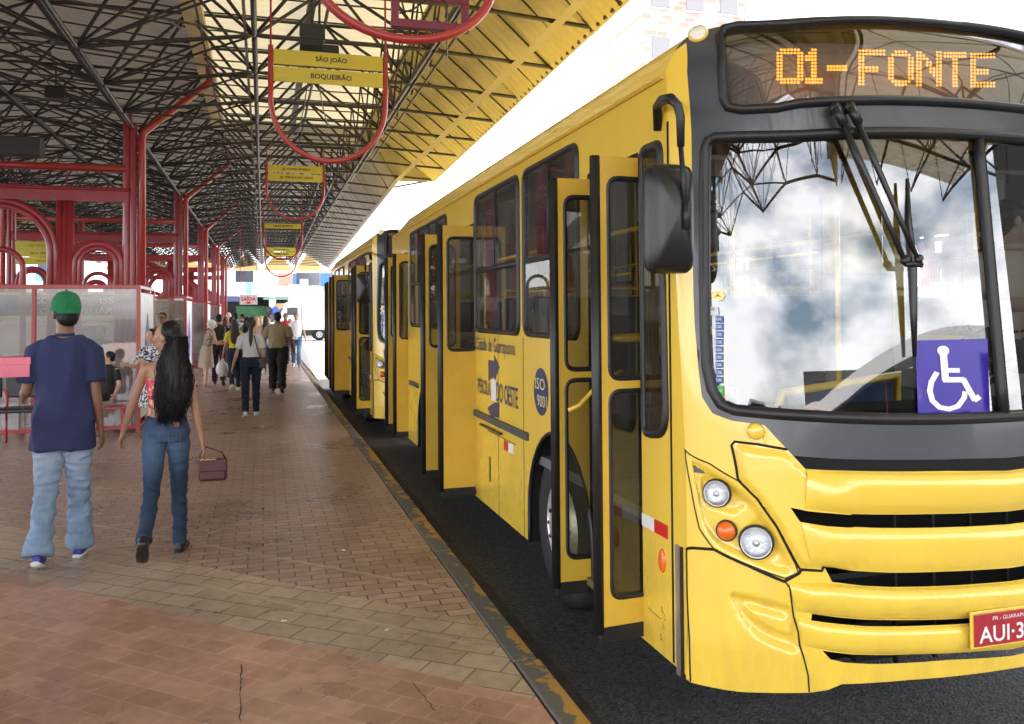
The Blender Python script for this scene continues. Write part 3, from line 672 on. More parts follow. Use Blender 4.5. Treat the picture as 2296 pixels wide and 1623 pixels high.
for a, b_ in DOORS: B.box(SL((a+b_)/2, .37)+Vector((.22, 0, 0)), (.5, b_-a, .04)); B.box(SL((a+b_)/2, .62)+Vector((.5, 0, 0)), (.04, b_-a, .5))
B.build('step', mat('step_alu', (.25, .22, .12), .4, .5), bus)
SCF = mat('scuff', (.05, .04, .03), .8); random.seed(9)
for k in range(7):
    p = PX(1484+random.uniform(-4, 5), 1362+12*k, BX)+Vector((-.002, 0, 0)); q = p+Vector((0, random.uniform(-.02, .02), random.uniform(-.03, .01))); B = MB(); B.prism([p, p+Vector((0, .006, .004)), q+Vector((0, .003, 0)), q], (.001, 0, 0)); B.build('scratch', SCF, bus)
B = MB(); a_, b__ = PX(1452, 1362, BX), PX(1482, 1388, BX); B.tube([a_, b__], .002, 4); B.build('scratch', SCF, bus)
# rear view mirror
mc = Vector((1.575, 3.11, 2.225))
def mirror_at(mc, sx):
    B = MB(); n = 28; rg = [(1.0, .03), (1.04, .0), (1.0, -.025), (.86, -.05), (.55, -.075), (.2, -.085), (.01, -.087)]
    for s_, dy in rg:
        for j in range(n):
            th = 2*math.pi*j/n; c, s2 = math.cos(th), math.sin(th); e = .27
            x = .102*s_*math.copysign(abs(c)**e, c); z = .215*s_*math.copysign(abs(s2)**e, s2); B.v.append(mc+Vector((x*(1+.0*z), dy, z)))
    for i in range(len(rg)-1):
        for j in range(n): B.f.append((i*n+j, i*n+(j+1) % n, (i+1)*n+(j+1) % n, (i+1)*n+j)); B.mi.append(0)
    B.f.append(tuple(range(n))); B.mi.append(0)
    o = B.build('side_mirror', BLK, bus, auto=35)
    b = MB(); b.box(mc+Vector((0, .031, 0)), (.18, .003, .39)); b.build('mirror_glass', CHR, o)
    b = MB(); q = lambda X, Y: PY(X, Y, 3.02)
    pts = [PX(1474, 292, BX-.01), PX(1473, 240, BX-.03), PY(1484, 224, 3.25), q(1504, 221), q(1519, 236), q(1525, 262), q(1526, 328)]
    if sx < 0: pts = [Vector((2*(BX+1.25)-p.x, p.y, p.z)) for p in pts]
    b.tube(pts, [.020, .022, .022, .021, .020, .018, .015], 10); e = pts[-1]; b.tube([e, Vector((mc.x+(.035 if sx > 0 else -.035), mc.y-.085, mc.z+.0))], .011, 8)
    b.tube([Vector((mc.x+.035*sx, mc.y-.088, mc.z+.06)), Vector((mc.x+.035*sx, mc.y-.088, mc.z-.05))], .017, 8); b.build('mirror_arm', RUB, o, smooth=True)
mirror_at(mc, 1); mirror_at(Vector((2*(BX+1.25)-1.575, 3.11, 2.225)), -1)
# --- interior
B = MB()
vs = []
for i in range(21):
    a = -1+.1*i; u = 1.25*(1+math.sin(a*.92*math.pi/2)); y = BY+fy(u, 1.2)+.03; vs += [(BX+u, y, 1.16), (BX+u, y, 1.30), (BX+u, BY+.15, 1.33), (BX+u, BY+.42, 1.22), (BX+u, BY+.42, .85)]
B.add(vs, [(i*5+j, (i+1)*5+j, (i+1)*5+j+1, i*5+j+1) for i in range(20) for j in range(4)]); B.build('dashboard', mat('dash', (.10, .10, .105), .65), bus, smooth=True)
B = MB(); c = Vector((BX+1.82, BY+.38, 1.46)); tl_ = Matrix.Rotation(R(-35), 3, 'X')
B.tube([c+tl_ @ Vector((.22*math.cos(t*.2618), 0.22*math.sin(t*.2618), 0)) for t in range(24)], .015, 8, closed=True)
for t in (90, 210, 330): B.tube([c, c+tl_ @ Vector((.22*math.cos(R(t)), .22*math.sin(R(t)), 0))], .012, 6)
B.tube([c, c+Vector((0, -.25, -.3))], .03, 8); B.build('steering_wheel', BLK, bus, smooth=True)
RAIL = mat('rail_yellow', (.80, .52, .04), .3, coat=.4)
def rail(pts, r_=.018, nm='handrail'): b = MB(); b.tube(pts, r_, 8); b.build(nm, RAIL, bus, smooth=True)
def bp_(u, s, z): return Vector((BX+u, BY+s, z))
rail([bp_(.12, 1.15, 1.70), bp_(.62, 1.15, 1.70)], .026); rail([bp_(.66, 1.15, .9), bp_(.66, 1.15, 1.66), bp_(.74, 1.15, 1.78), bp_(.86, 1.15, 1.66), bp_(.88, 1.15, .9)]); rail([bp_(.38, .95, .5), bp_(.38, .95, 1.3), bp_(.42, .95, 1.6)], .022)
rail([bp_(.75, .62, .95), bp_(.85, .55, 1.42), bp_(1.55, .52, 1.50), bp_(1.52, .52, .95)], .026); rail([bp_(1.62, 1.1, .95), bp_(1.62, 1.1, 2.8)])
B = MB(); B.quadbox([bp_(.84, .57, 1.0), bp_(1.50, .53, 1.0), bp_(1.52, .53, 1.46), bp_(.88, .56, 1.40)], .01); pn = B.build('partition', mat('poster_blue', (.02, .035, .10), .3, var=.6, vscale=2), bus)
textmesh('EXPO', WHV, pn, bp_(1.17, .535, 1.30), (1, -.05, 0), (0, 0, 1), width=.12, height=.025); textmesh('OPORTUNIDADE', RED, pn, bp_(1.17, .535, 1.25), (1, -.05, 0), (0, 0, 1), width=.40, height=.04)
for s in (.6, 2.4, 4.3, 6.2): 
    for u in (.42, 2.1): rail([bp_(u, s+.7, .9), bp_(u, s+.7, 2.8)])
for u in (.42, 2.1): rail([bp_(u, 1., 2.35), bp_(u, 8.2, 2.35)])
B = MB(); B.box(bp_(.40, .62, 2.47), (.24, .15, .14)); B.box(bp_(.62, 1.2, 1.95), (.20, .25, .16)); B.box(bp_(2.2, .9, 2.55), (.35, .2, .25)); B.build('overhead_box', INTD, bus, bevel=.01)
# passenger seats: each one a part
def seat(u, s, z=.90):
    b = MB(); b.box(bp_(u, s, z+.42), (.42, .42, .08)); b.box(bp_(u, s+.2, z+.75), (.42, .07, .62)); b.box(bp_(u, s, z+.2), (.30, .05, .4)); o = b.build('passenger_seat', SEATM, bus, bevel=.02)
    b = MB(); b.tube([bp_(u-.2, s+.22, z+.95), bp_(u-.17, s+.22, z+1.12), bp_(u+.17, s+.22, z+1.12), bp_(u+.2, s+.22, z+.95)], .014, 8); b.build('grab_handle', RAIL, o, smooth=True)
for s in (2.2, 3.0, 5.2, 6.0, 6.7):
    for u in (.30, .76, 1.80, 2.24): seat(u, s)
b = MB(); b.box(bp_(1.83, .92, 1.32), (.46, .46, .12)); b.box(bp_(1.83, 1.17, 1.72), (.46, .1, .72)); b.box(bp_(1.83, .95, 1.0), (.3, .3, .5)); b.build('driver_seat', INTD, bus, bevel=.03)
# curtains by the side windows
CUR = mat('curtain_red', (.22, .02, .03), .9)
for s0, s1, z0_, z1c in ((3.35, 3.62, 1.75, 2.8), (2.50, 2.72, 1.75, 2.8), (2.0, 2.22, 2.1, 2.8), (5.1, 5.3, 1.75, 2.8)):
    b = MB(); n = 30; k = 0
    for i in range(n+1):
        t = i/n; y = s0+(s1-s0)*t; x = .07+.02*math.sin(t*40); b.v += [bp_(x, y, z1c), bp_(x*1.0+.01*math.sin(t*31+1), s0+(s1-s0)*(t*.7+.15), z0_)]
    for i in range(n): b.f.append((2*i, 2*i+2, 2*i+3, 2*i+1)); b.mi.append(0)
    b.build('curtain', CUR, bus, smooth=True)
# second bus: same model further along the kerb
bus2 = copy_tree(bus); bus2.location = (1.60, 12.9, 0)
tag(bus2, 'second yellow bus in the queue, behind the nearest one, its doors open', 'bus')
# ------------------------------------------------------------------ GROUND
def struct(o): o['kind'] = 'structure'; return o
ASPH = mat('asphalt', (.042, .042, .044), .8, var=.35, vscale=2.2, bump=1., bscale=70, bdist=.02, rvar=.1)
def aggregate(m):
    nt = m.node_tree; b = nt.nodes['Principled BSDF']; l = b.inputs['Base Color'].links[0].from_socket; tc = N(nt, 'ShaderNodeTexCoord'); v = N(nt, 'ShaderNodeTexVoronoi'); v.inputs['Scale'].default_value = 75; nt.links.new(tc.outputs['Object'], v.inputs['Vector'])
    s = N(nt, 'ShaderNodeSeparateColor'); nt.links.new(v.outputs['Color'], s.inputs[0]); q = N(nt, 'ShaderNodeMapRange'); q.inputs[3].default_value = .35; q.inputs[4].default_value = 2.1; nt.links.new(s.outputs[0], q.inputs[0])
    x = N(nt, 'ShaderNodeVectorMath', operation='SCALE'); nt.links.new(l, x.inputs[0]); nt.links.new(q.outputs[0], x.inputs['Scale']); nt.links.new(x.outputs[0], b.inputs['Base Color'])
    bp = [n for n in nt.nodes if n.type == 'BUMP'][0]; a = N(nt, 'ShaderNodeMath', operation='ADD'); nt.links.new(bp.inputs['Height'].links[0].from_socket, a.inputs[0]); nt.links.new(v.outputs['Distance'], a.inputs[1]); nt.links.new(a.outputs[0], bp.inputs['Height'])
aggregate(ASPH)
B = MB(); B.add([(-400, -400, 0), (400, -400, 0), (400, 700, 0), (-400, 700, 0)], [(0, 1, 2, 3)]); struct(B.build('road', ASPH))
PLX0, PLX1, PLY0, PLY1 = -8.9, 1.30, -30, 58
def paver_mat():
    m = bpy.data.materials.new('pavers'); m.use_nodes = True; nt = m.node_tree; b = nt.nodes['Principled BSDF']; Lk = nt.links.new
    tc = N(nt, 'ShaderNodeTexCoord'); xyz = N(nt, 'ShaderNodeSeparateXYZ'); Lk(tc.outputs['Object'], xyz.inputs[0])
    def math_(op, a, b_=None, c=None):
        n = N(nt, 'ShaderNodeMath', operation=op)
        for i, v in enumerate((a, b_, c)):
            if v is None: continue
            if isinstance(v, (int, float)): n.inputs[i].default_value = v
            else: Lk(v, n.inputs[i])
        return n.outputs[0]
    def linefun(P, Q):      # signed distance (towards the camera positive) to the line P-Q on the floor
        P = P.to_2d(); Q = Q.to_2d(); d = (Q-P).normalized(); n = Vector((-d.y, d.x))
        if n.dot(-P) < 0: n = -n
        return math_('ADD', math_('ADD', math_('MULTIPLY', xyz.outputs[0], n.x), math_('MULTIPLY', xyz.outputs[1], n.y)), -n.dot(P))
    Z = .15
    dU = linefun(PZ(0, 1175, Z), PZ(1148, 1410, Z)); dLo = linefun(PZ(400, 1378, Z), PZ(1295, 1591, Z))
    dB = linefun(PZ(0, 1212, Z), PZ(1165, 1468, Z)); dA = linefun(PZ(0, 1138, Z), PZ(1065, 1330, Z)); dF = linefun(PZ(0, 1012, Z), PZ(640, 968, Z))
    band = math_('MULTIPLY', math_('GREATER_THAN', dU, 0), math_('LESS_THAN', dLo, 0))
    near = math_('GREATER_THAN', dLo, 0)
    ln = math_('MAXIMUM', math_('LESS_THAN', math_('ABSOLUTE', dB), .018), math_('MAXIMUM', math_('LESS_THAN', math_('ABSOLUTE', dA), .014), math_('LESS_THAN', math_('ABSOLUTE', dF), .02)))
    def bricks(rot, w_, h_, off, c1, c2, cm, ms):
        mp = N(nt, 'ShaderNodeMapping'); mp.inputs['Rotation'].default_value = (0, 0, R(rot)); Lk(tc.outputs['Object'], mp.inputs[0])
        br = N(nt, 'ShaderNodeTexBrick'); br.offset = off; br.inputs['Scale'].default_value = 1; br.inputs['Brick Width'].default_value = w_; br.inputs['Row Height'].default_value = h_
        br.inputs['Mortar Size'].default_value = ms; br.inputs['Mortar Smooth'].default_value = .3; br.inputs['Color1'].default_value = (*c1, 1); br.inputs['Color2'].default_value = (*c2, 1); br.inputs['Mortar'].default_value = (*cm, 1)
        Lk(mp.outputs[0], br.inputs['Vector']); return br
    far = bricks(0, .20, .10, .5, (.31, .205, .165), (.42, .29, .235), (.13, .085, .068), .006)
    bnd = bricks(38, .24, .17, .5, (.355, .27, .195), (.44, .34, .25), (.16, .12, .085), .0055)
    nr = bricks(42, .20, .14, .5, (.335, .185, .130), (.45, .26, .185), (.46, .31, .23), .004)
    def mix(f, a, b_):
        n = N(nt, 'ShaderNodeMix', data_type='RGBA'); Lk(f, n.inputs['Factor'])
        for s_, v in (('A', a), ('B', b_)):
            if isinstance(v, tuple): n.inputs[s_].default_value = v
            else: Lk(v, n.inputs[s_])
        return n.outputs['Result']
    c = mix(band, far.outputs['Color'], bnd.outputs['Color']); c = mix(near, c, nr.outputs['Color']); c = mix(ln, c, (.42, .33, .25, 1))
    # worn patches and grime
    n1 = N(nt, 'ShaderNodeTexNoise'); n1.inputs['Scale'].default_value = 1.1; n1.inputs['Detail'].default_value = 8; n1.inputs['Roughness'].default_value = .6; Lk(tc.outputs['Object'], n1.inputs['Vector'])
    n2 = N(nt, 'ShaderNodeTexNoise'); n2.inputs['Scale'].default_value = 14; n2.inputs['Detail'].default_value = 6; Lk(tc.outputs['Object'], n2.inputs['Vector'])
    q = N(nt, 'ShaderNodeMapRange'); q.inputs[1].default_value = .3; q.inputs[2].default_value = .7; q.inputs[3].default_value = .74; q.inputs[4].default_value = 1.18; Lk(n1.outputs['Fac'], q.inputs[0])
    q2 = N(nt, 'ShaderNodeMapRange'); q2.inputs[1].default_value = .3; q2.inputs[2].default_value = .7; q2.inputs[3].default_value = .85; q2.inputs[4].default_value = 1.12; Lk(n2.outputs['Fac'], q2.inputs[0])
    v = math_('MULTIPLY', q.outputs[0], q2.outputs[0]); mm = N(nt, 'ShaderNodeVectorMath', operation='SCALE'); Lk(c, mm.inputs[0]); Lk(v, mm.inputs['Scale'])
    Lk(mm.outputs[0], b.inputs['Base Color'])
    q3 = N(nt, 'ShaderNodeMapRange'); q3.inputs[1].default_value = .3; q3.inputs[2].default_value = .7; q3.inputs[3].default_value = .22; q3.inputs[4].default_value = .42; Lk(n1.outputs['Fac'], q3.inputs[0])
    Lk(q3.outputs[0], b.inputs['Roughness'])
    fh = math_('SUBTRACT', 1, far.outputs['Fac']); bh = math_('SUBTRACT', 1, bnd.outputs['Fac'])
    inv = math_('SUBTRACT', 1, math_('MAXIMUM', band, near))
    hh = math_('ADD', math_('MULTIPLY', fh, inv), math_('MULTIPLY', math_('MULTIPLY', bh, .5), band))
    hh = math_('ADD', hh, math_('MULTIPLY', n2.outputs['Fac'], .35)); 
    n4 = N(nt, 'ShaderNodeTexNoise'); n4.inputs['Scale'].default_value = 6; Lk(tc.outputs['Object'], n4.inputs['Vector']); hh = math_('ADD', hh, math_('MULTIPLY', n4.outputs['Fac'], 1.2))
    bp = N(nt, 'ShaderNodeBump'); bp.inputs['Strength'].default_value = .35; bp.inputs['Distance'].default_value = .008; Lk(hh, bp.inputs['Height']); Lk(bp.outputs[0], b.inputs['Normal'])
    return m
B = MB(); B.box(((PLX0+PLX1-.14)/2, (PLY0+PLY1)/2, .075), (PLX1-.14-PLX0, PLY1-PLY0, .15)); struct(B.build('platform_floor', paver_mat()))
# kerb with flaking yellow paint
def kerb_mat():
    m = bpy.data.materials.new('kerb_paint'); m.use_nodes = True; nt = m.node_tree; b = nt.nodes['Principled BSDF']; Lk = nt.links.new
    tc = N(nt, 'ShaderNodeTexCoord'); n = N(nt, 'ShaderNodeTexNoise'); n.inputs['Scale'].default_value = 9; n.inputs['Detail'].default_value = 9; n.inputs['Roughness'].default_value = .7
    n2 = N(nt, 'ShaderNodeTexNoise'); n2.inputs['Scale'].default_value = 1.3; xyz = N(nt, 'ShaderNodeSeparateXYZ')
    Lk(tc.outputs['Object'], n.inputs['Vector']); Lk(tc.outputs['Object'], n2.inputs['Vector']); Lk(tc.outputs['Object'], xyz.inputs[0])
    a = N(nt, 'ShaderNodeMath', operation='ADD'); s_ = N(nt, 'ShaderNodeMapRange'); s_.inputs[1].default_value = 1.16; s_.inputs[2].default_value = 1.30; s_.inputs[3].default_value = -.16; s_.inputs[4].default_value = .10
    Lk(xyz.outputs[0], s_.inputs[0]); Lk(n.outputs['Fac'], a.inputs[0]); Lk(s_.outputs[0], a.inputs[1])
    a2 = N(nt, 'ShaderNodeMath', operation='MULTIPLY_ADD'); a2.inputs[1].default_value = .5; Lk(n2.outputs['Fac'], a2.inputs[0]); Lk(a.outputs[0], a2.inputs[2])
    r = N(nt, 'ShaderNodeValToRGB'); e = r.color_ramp.elements; e[0].position = .74; e[1].position = .76; e[0].color = (.10, .095, .082, 1); e[1].color = (.36, .20, .035, 1)
    Lk(a2.outputs[0], r.inputs[0]); Lk(r.outputs[0], b.inputs['Base Color']); b.inputs['Roughness'].default_value = .8
    bp = N(nt, 'ShaderNodeBump'); bp.inputs['Strength'].default_value = .6; bp.inputs['Distance'].default_value = .006; Lk(n.outputs['Fac'], bp.inputs['Height']); Lk(bp.outputs[0], b.inputs['Normal'])
    return m
KM = kerb_mat(); B = MB(); y = PLY0; random.seed(3)
while y < PLY1:
    ln_ = 1.0; j = random.uniform(-.006, .006); B.box((PLX1-.067+j, y+ln_/2, .077+random.uniform(-.003, .003)), (.128, ln_-.012, .154)); y += ln_
struct(B.build('kerb', KM, bevel=.012))
B = MB(); B.add([(PLX1-.004, PLY0, .004), (PLX1+.17, PLY0, .004), (PLX1+.17, PLY1, .004), (PLX1-.004, PLY1, .004)], [(0, 1, 2, 3)]); struct(B.build('gutter_strip', mat('gutter_dirt', (.03, .029, .027), .95, var=.5, vscale=7, bump=.5, bscale=50)))
CONC = mat('pale_concrete', (.42, .41, .39), .85, var=.12, vscale=.7, bump=.3, bscale=30)
B = MB(); B.add([(1.48, 24.5, .004), (60, 24.5, .004), (60, 57.99, .004), (1.48, 57.99, .004)], [(0, 1, 2, 3)]); struct(B.build('road_slab', CONC))
B = MB(); B.add([(-60, 58.0, .005), (60, 58.0, .005), (60, 66.5, .005), (-60, 66.5, .005)], [(0, 1, 2, 3)]); struct(B.build('cross_street', CONC))
# crack and litter on the floor
B = MB(); random.seed(5)
p0, p1 = PZ(541, 1490, .152), PZ(537, 1618, .152)
def strip(B, p, q, w_):
    d = (q-p).to_2d().normalized(); n = Vector((-d.y, d.x, 0))*w_/2; B.add([p-n, q-n, q+n, p+n], [(0, 1, 2, 3)])
def crack(B, p, q, w_, k=14):
    last = p
    for i in range(1, k+1):
        t = p.lerp(q, i/k)+Vector((random.uniform(-.004, .004), random.uniform(-.004, .004), 0)); t.z = .154; last.z = .154
        strip(B, last, t, w_*random.uniform(.5, 1.3)); last = t
crack(B, p0, p1, .006); crack(B, PZ(925, 1530, .15), PZ(975, 1595, .15), .004); crack(B, PZ(700, 1535, .15), PZ(775, 1533, .15), .004, 6)
struct(B.build('floor_crack', mat('crack', (.05, .035, .028), .9)))
# ------------------------------------------------------------------ CANOPY
def sheet_mat(nm, c, trans, var):
    m = mat(nm, c, .55, var=var, vscale=.6); nt = m.node_tree; b = nt.nodes['Principled BSDF']; o = [n for n in nt.nodes if n.type == 'OUTPUT_MATERIAL'][0]
    t = N(nt, 'ShaderNodeBsdfTranslucent'); t.inputs[0].default_value = (*c, 1); x = N(nt, 'ShaderNodeMixShader'); x.inputs[0].default_value = trans
    nt.links.new(b.outputs[0], x.inputs[1]); nt.links.new(t.outputs[0], x.inputs[2]); nt.links.new(x.outputs[0], o.inputs[0]); return m
CREAM = sheet_mat('roof_cream', (.74, .68, .50), .09, .12); YROOF = sheet_mat('roof_yellow', (.52, .47, .27), .0, .10); GREYR = sheet_mat('roof_grey', (.36, .34, .30), .02, .2)
BAR = mat('bar_dark', (.042, .040, .038), .5, .3, var=.4, vscale=3); BARB = mat('bar_bluish', (.05, .052, .055), .45, .3, var=.3, vscale=3)
can = thing('station_canopy', 'long platform canopy of ribbed cream and yellow sheets on dark lattice bars', 'canopy', (-3.8, 0, 0))
XC = -3.8; ZB, ZT, ZE = 5.05, 6.02, 4.92
def eave(y): return 3.19+.0325*y if y < 19.5 else 2.94+.032*(y-19.5)
def corr(name, m_, xs, y0, y1, per=.21, amp=.032):
    # xs(y) -> list of (x, z); ribs run across, profile along y
    B = MB(); y = y0; rows = 0; prof = [(0, 0), (.3, 0), (.5, 1), (.8, 1)]; n = None
    while y < y1:
        for f, h in prof:
            yy = min(y+f*per, y1); P = xs(yy); n = len(P); dx = P[-1][0]-P[0][0]; dz = P[-1][1]-P[0][1]; l = math.hypot(dx, dz)
            nx, nz = -dz/l*math.copysign(1, dx), abs(dx)/l
            B.v += [Vector((x+nx*h*amp, yy, z+nz*h*amp)) for x, z in P]; rows += 1
        y += per
    for i in range(rows-1):
        for j in range(n-1): B.f.append((i*n+j, i*n+j+1, (i+1)*n+j+1, (i+1)*n+j)); B.mi.append(0)
    return B.build(name, m_, can)
YN, YM, YF = -5.4, 19.5, 58.
for (a, b_, mA, mB_) in ((YN, YM+.25, CREAM, YROOF), (YM, YF, GREYR, GREYR)):
    ZT = 6.02 if a == YN else 5.99; mL = GREYR
    corr('roof_sheet', mL, lambda y: [(XC, ZT+.42), (-.9, ZT+.1)], a, b_); corr('roof_sheet', mA, lambda y: [(-1.0, ZT+.14), (2.30, ZT+.14)], a, b_)
    corr('roof_sheet', mL, lambda y: [(-6.7, ZT+.1), (XC+.04, ZT+.44)], a, b_); corr('roof_sheet', mL, lambda y: [(-9.9, ZT+.14), (-6.6, ZT+.14)], a, b_)
    corr('roof_slope', mB_, lambda y: [(2.2, ZT+.15), (eave(y), ZE-.03)], a, b_); corr('roof_slope', mB_, lambda y: [(-9.8, ZT+.15), (2*XC-eave(y), ZE-.03)][::-1], a, b_)
    B = MB(); B.tube([(eave(a)+.03, a, ZE), (eave(b_-.01)+.03, b_, ZE)], .06, 4); B.build('eave_trim', mB_, can)
    B = MB(); B.tube([(2*XC-eave(a)-.03, a, ZE), (2*XC-eave(b_-.01)-.03, b_, ZE)], .06, 4); B.build('eave_trim', mB_, can)
ZT = 6.02
# cross wing of the canopy over the bay mouth beside and behind the viewer
for nm_, mm_, f_ in (('roof_sheet', sheet_mat('wing_cream', (.75, .70, .55), .20, .1), lambda y: [(2.6, ZE+.35), (10.2, ZE+.35)]),): corr(nm_, mm_, f_, -5.4, 2.9, per=.25); 
WB = MB()
for i in range(4):
    for k in range(4):
        x = 3.2+1.75*i; y = 2.8-1.75*k
        if k > 7: continue
        q = [(x, y, ZE-.35), (x+1.75, y, ZE-.35), (x, y-1.75, ZE-.35)]; u = (x+.87, y-.87, ZE+.28)
        WB.tube(q[:2], .026, 5, caps=False); WB.tube([q[0], q[2]], .026, 5, caps=False)
        for dx, dy in ((0, 0), (1.75, 0), (0, -1.75), (1.75, -1.75)): WB.tube([(x+dx, y+dy, ZE-.35), u], .02, 5, caps=False)
WB.build('lattice_bar', BAR, can, kind='stuff')
# cream gutter beam
B = MB(); B.box((-.92, (YN+YM)/2, ZT-.06), (.26, YM-YN, .14)); B.build('valley_gutter', mat('gutter_cream', (.60, .53, .38), .7, var=.25, vscale=2.5), can)
B = MB(); B.box((-6.68, (YN+YM)/2, ZT-.06), (.26, YM-YN, .14)); B.build('valley_gutter', MATS['gutter_cream'], can)
for x in (.62,): 
    B = MB(); B.box((x, (YN+YM)/2, ZT-.02), (.10, YM-YN, .14)); B.build('purlin', BAR, can)
# lattice: nodes of the lower layer on a 1.55 m module, upper layer half a module on
MOD = 1.55; bars = []
lower = [-.1, -1.95, -3.8, -5.65, -7.5]; 
def bar_(p, q, r): bars.append((Vector(p), Vector(q), r))
ny = int((YF-YN)/MOD)
def lx(i, y):
    L_ = [eave(y), 1.95, -.1, -1.95, XC, -5.65, -7.5, -9.55, 2*XC-eave(y)]; return L_[i]
def ux(j, y): U_ = [2.5, .85, -1.0, -2.9, -4.7, -6.6, -8.45, -10.1]; return U_[j]
zl = [ZE+.03, ZB, ZB, ZB-.28, ZB+.25, ZB-.28, ZB, ZB, ZE+.03]
for k in range(ny+1):
    y = YN+k*MOD; yu = y+MOD/2
    for i in range(9):
        p = (lx(i, y), y, zl[i])
        if i < 8: bar_(p, (lx(i+1, y), y, zl[i+1]), .026)
        if k < ny: bar_(p, (lx(i, y+MOD), y+MOD, zl[i]), .032 if i in (2, 3) else .026)
        if k < ny:
            for j in (i-1, i):
                if 0 <= j < 8:
                    u = (ux(j, yu), yu, ZT); bar_(p, u, .021); bar_((lx(i, y+MOD), y+MOD, zl[i]), u, .021)
    if k < ny:
        for i in range(3, 8): bar_((lx(i, y), y, zl[i]), (lx(i-1, y+MOD), y+MOD, zl[i-1]), .014); bar_((lx(i-1, y), y, zl[i-1]), (lx(i, y+MOD), y+MOD, zl[i]), .014)
        for i in range(3, 8): bar_(((lx(i, y)+lx(i-1, y))/2, y, ZB+.1), ((lx(i, y)+lx(i-1, y))/2, y+MOD, ZB+.5), .016)
    if k < ny:
        for j in range(8):
            u = (ux(j, yu), yu, ZT)
            if j < 7: bar_(u, (ux(j+1, yu), yu, ZT), .024)
            if k < ny-1: bar_(u, (ux(j, yu+MOD), yu+MOD, ZT), .024)
# extra chord bundle at the fold (deep girder) and V truss under the pylon line
for x0, z0, z1_ in ((1.95, ZB, ZT-.05), (2.25, ZB+.25, ZT), (1.7, ZB+.15, ZT)):
    bar_((x0, YN, z0), (x0+.10, YM, z0), .022); bar_((x0-.35, YM, z0), (x0-.1, YF, z0), .022)
    for k in range(ny): 
        y = YN+k*MOD; xx = x0 if y < YM else x0-.3; bar_((xx, y, z0), (xx, y+MOD/2, z1_), .014); bar_((xx, y+MOD, z0), (xx, y+MOD/2, z1_), .014)
for k in range(ny):
    y = YN+k*MOD
    for x0 in (-1.95, -5.65):
        for dx in (-1.2, 1.2): bar_((x0+dx, y, ZB+.35), (x0, y, ZB-.28), .016)
        bar_((x0-1.2, y, ZB+.35), (x0-1.2, y+MOD, ZB+.35), .014); bar_((x0+1.2, y, ZB+.35), (x0+1.2, y+MOD, ZB+.35), .014)
for k in range(ny*2):                     # light braces directly under the sheets
    y = YN+k*MOD/2
    for a, b_ in ((-.9, 2.2), (XC, -.9), (-6.7, XC), (-9.8, -6.7)): bar_((a, y, ZT+.04+(.28 if a == XC else 0)), (b_, y, ZT+.04+(.28 if b_ == XC else 0)), .013)
    ye = min(y+.02, YF)
    bar_((2.3, y, ZT+.0), (eave(y), y, ZE+.0), .013); bar_((-9.9, y, ZT), (2*XC-eave(y), y, ZE), .013)
def vis(b):
    c = (b[0]+b[1])/2-C0; z = c.dot(CF)
    if z < .8: return 0
    x, yy = c.dot(CR)/z, c.dot(CU)/z
    if abs(x) > .66 or not (-.1 < yy < .36): return 0
    return (b[1]-b[0]).length*b[2]/z**2
order = sorted(range(len(bars)), key=lambda i: -vis(bars[i])); top = set(order[:96])
rest = MB()
for i, (p, q, r) in enumerate(bars):
    if i in top:
        B = MB(); d = q-p; B.tube([p, p+d*.06, p+d*.94, q], [r*.6, r, r, r*.6], 8); B.build('lattice_bar', BARB if (i % 3) else BAR, can, smooth=True)
    else: rest.tube([p, q], r, 6 if r > .02 else 4, caps=False)
rest.build('lattice_bar', BAR, can, smooth=True, kind='stuff')
# far gable: yellow boards under the end of the roof
B = MB()
for x0, x1 in ((-9.6, -7.5), (-7.5, -5.65), (-5.65, -3.8), (-3.8, -1.95), (-1.95, -.1), (-.1, 1.95), (1.95, 3.9)):
    B.prism([(x0+.03, YF, ZB-.35), (x1-.03, YF, ZB-.35), ((x0+x1)/2, YF, ZT-.05)], (0, .03, 0))
B.build('gable_boards', sheet_mat('gable_cream', (.80, .68, .42), .45, .05), can)
# service cables looped along the lattice
random.seed(4)
for k in range(9):
    x = random.choice([-1.0, .6, 1.7, -2.6, -4.4]); y = random.uniform(5, 26); L_ = random.uniform(3, 6); B = MB(); dx = random.uniform(-.8, .8)
    B.tube([(x+dx*t/12, y+L_*t/12, ZB+.12-.22*math.sin(math.pi*t/12)*random.uniform(.95, 1.05)) for t in range(13)], .009, 5); B.build('service_cable', RUB, can, smooth=True)
for x in (-.22, 2.02): B = MB(); B.tube([(x, YN, ZB+.06), (x+.03, YM, ZB+.05), (x, YF, ZB+.06)], .018, 6); B.build('conduit', mat('conduit_grey', (.28, .27, .25), .5), can)
# lamps and boxes hung in the lattice
for X, Y, yy, sz in ((700, 78, 8.0, (.22, .2, .14)), (716, 112, 8.3, (.36, .08, .10)), (50, 330, 13.0, (.5, .3, .25)), (125, 210, 13.2, (.25, .2, .16))):
    p = PY(X, Y, yy); t = thing('floodlight', 'dark floodlight box, %s' % {700: 'the roof bars just above the nearest destination boards', 716: 'the top edge of the nearest yellow boards', 50: 'far left over the red beams', 125: 'the left, higher and smaller than its neighbour'}[X], 'lamp', p, 'floodlights under the roof')
    B = MB(); B.box(p, sz); B.build('housing', mat('box_dark', (.02, .022, .022), .5), t, bevel=.01)
    B = MB(); B.tube([p+Vector((0, 0, sz[2]/2)), p+Vector((0, 0, .45))], .012, 6); B.tube([p+Vector((-sz[0]/2, 0, -.02)), p+Vector((-sz[0]/2, 0, sz[2]*.7)), p+Vector((sz[0]/2, 0, sz[2]*.7)), p+Vector((sz[0]/2, 0, -.02))], .008, 4); B.build('bracket', BAR, t)
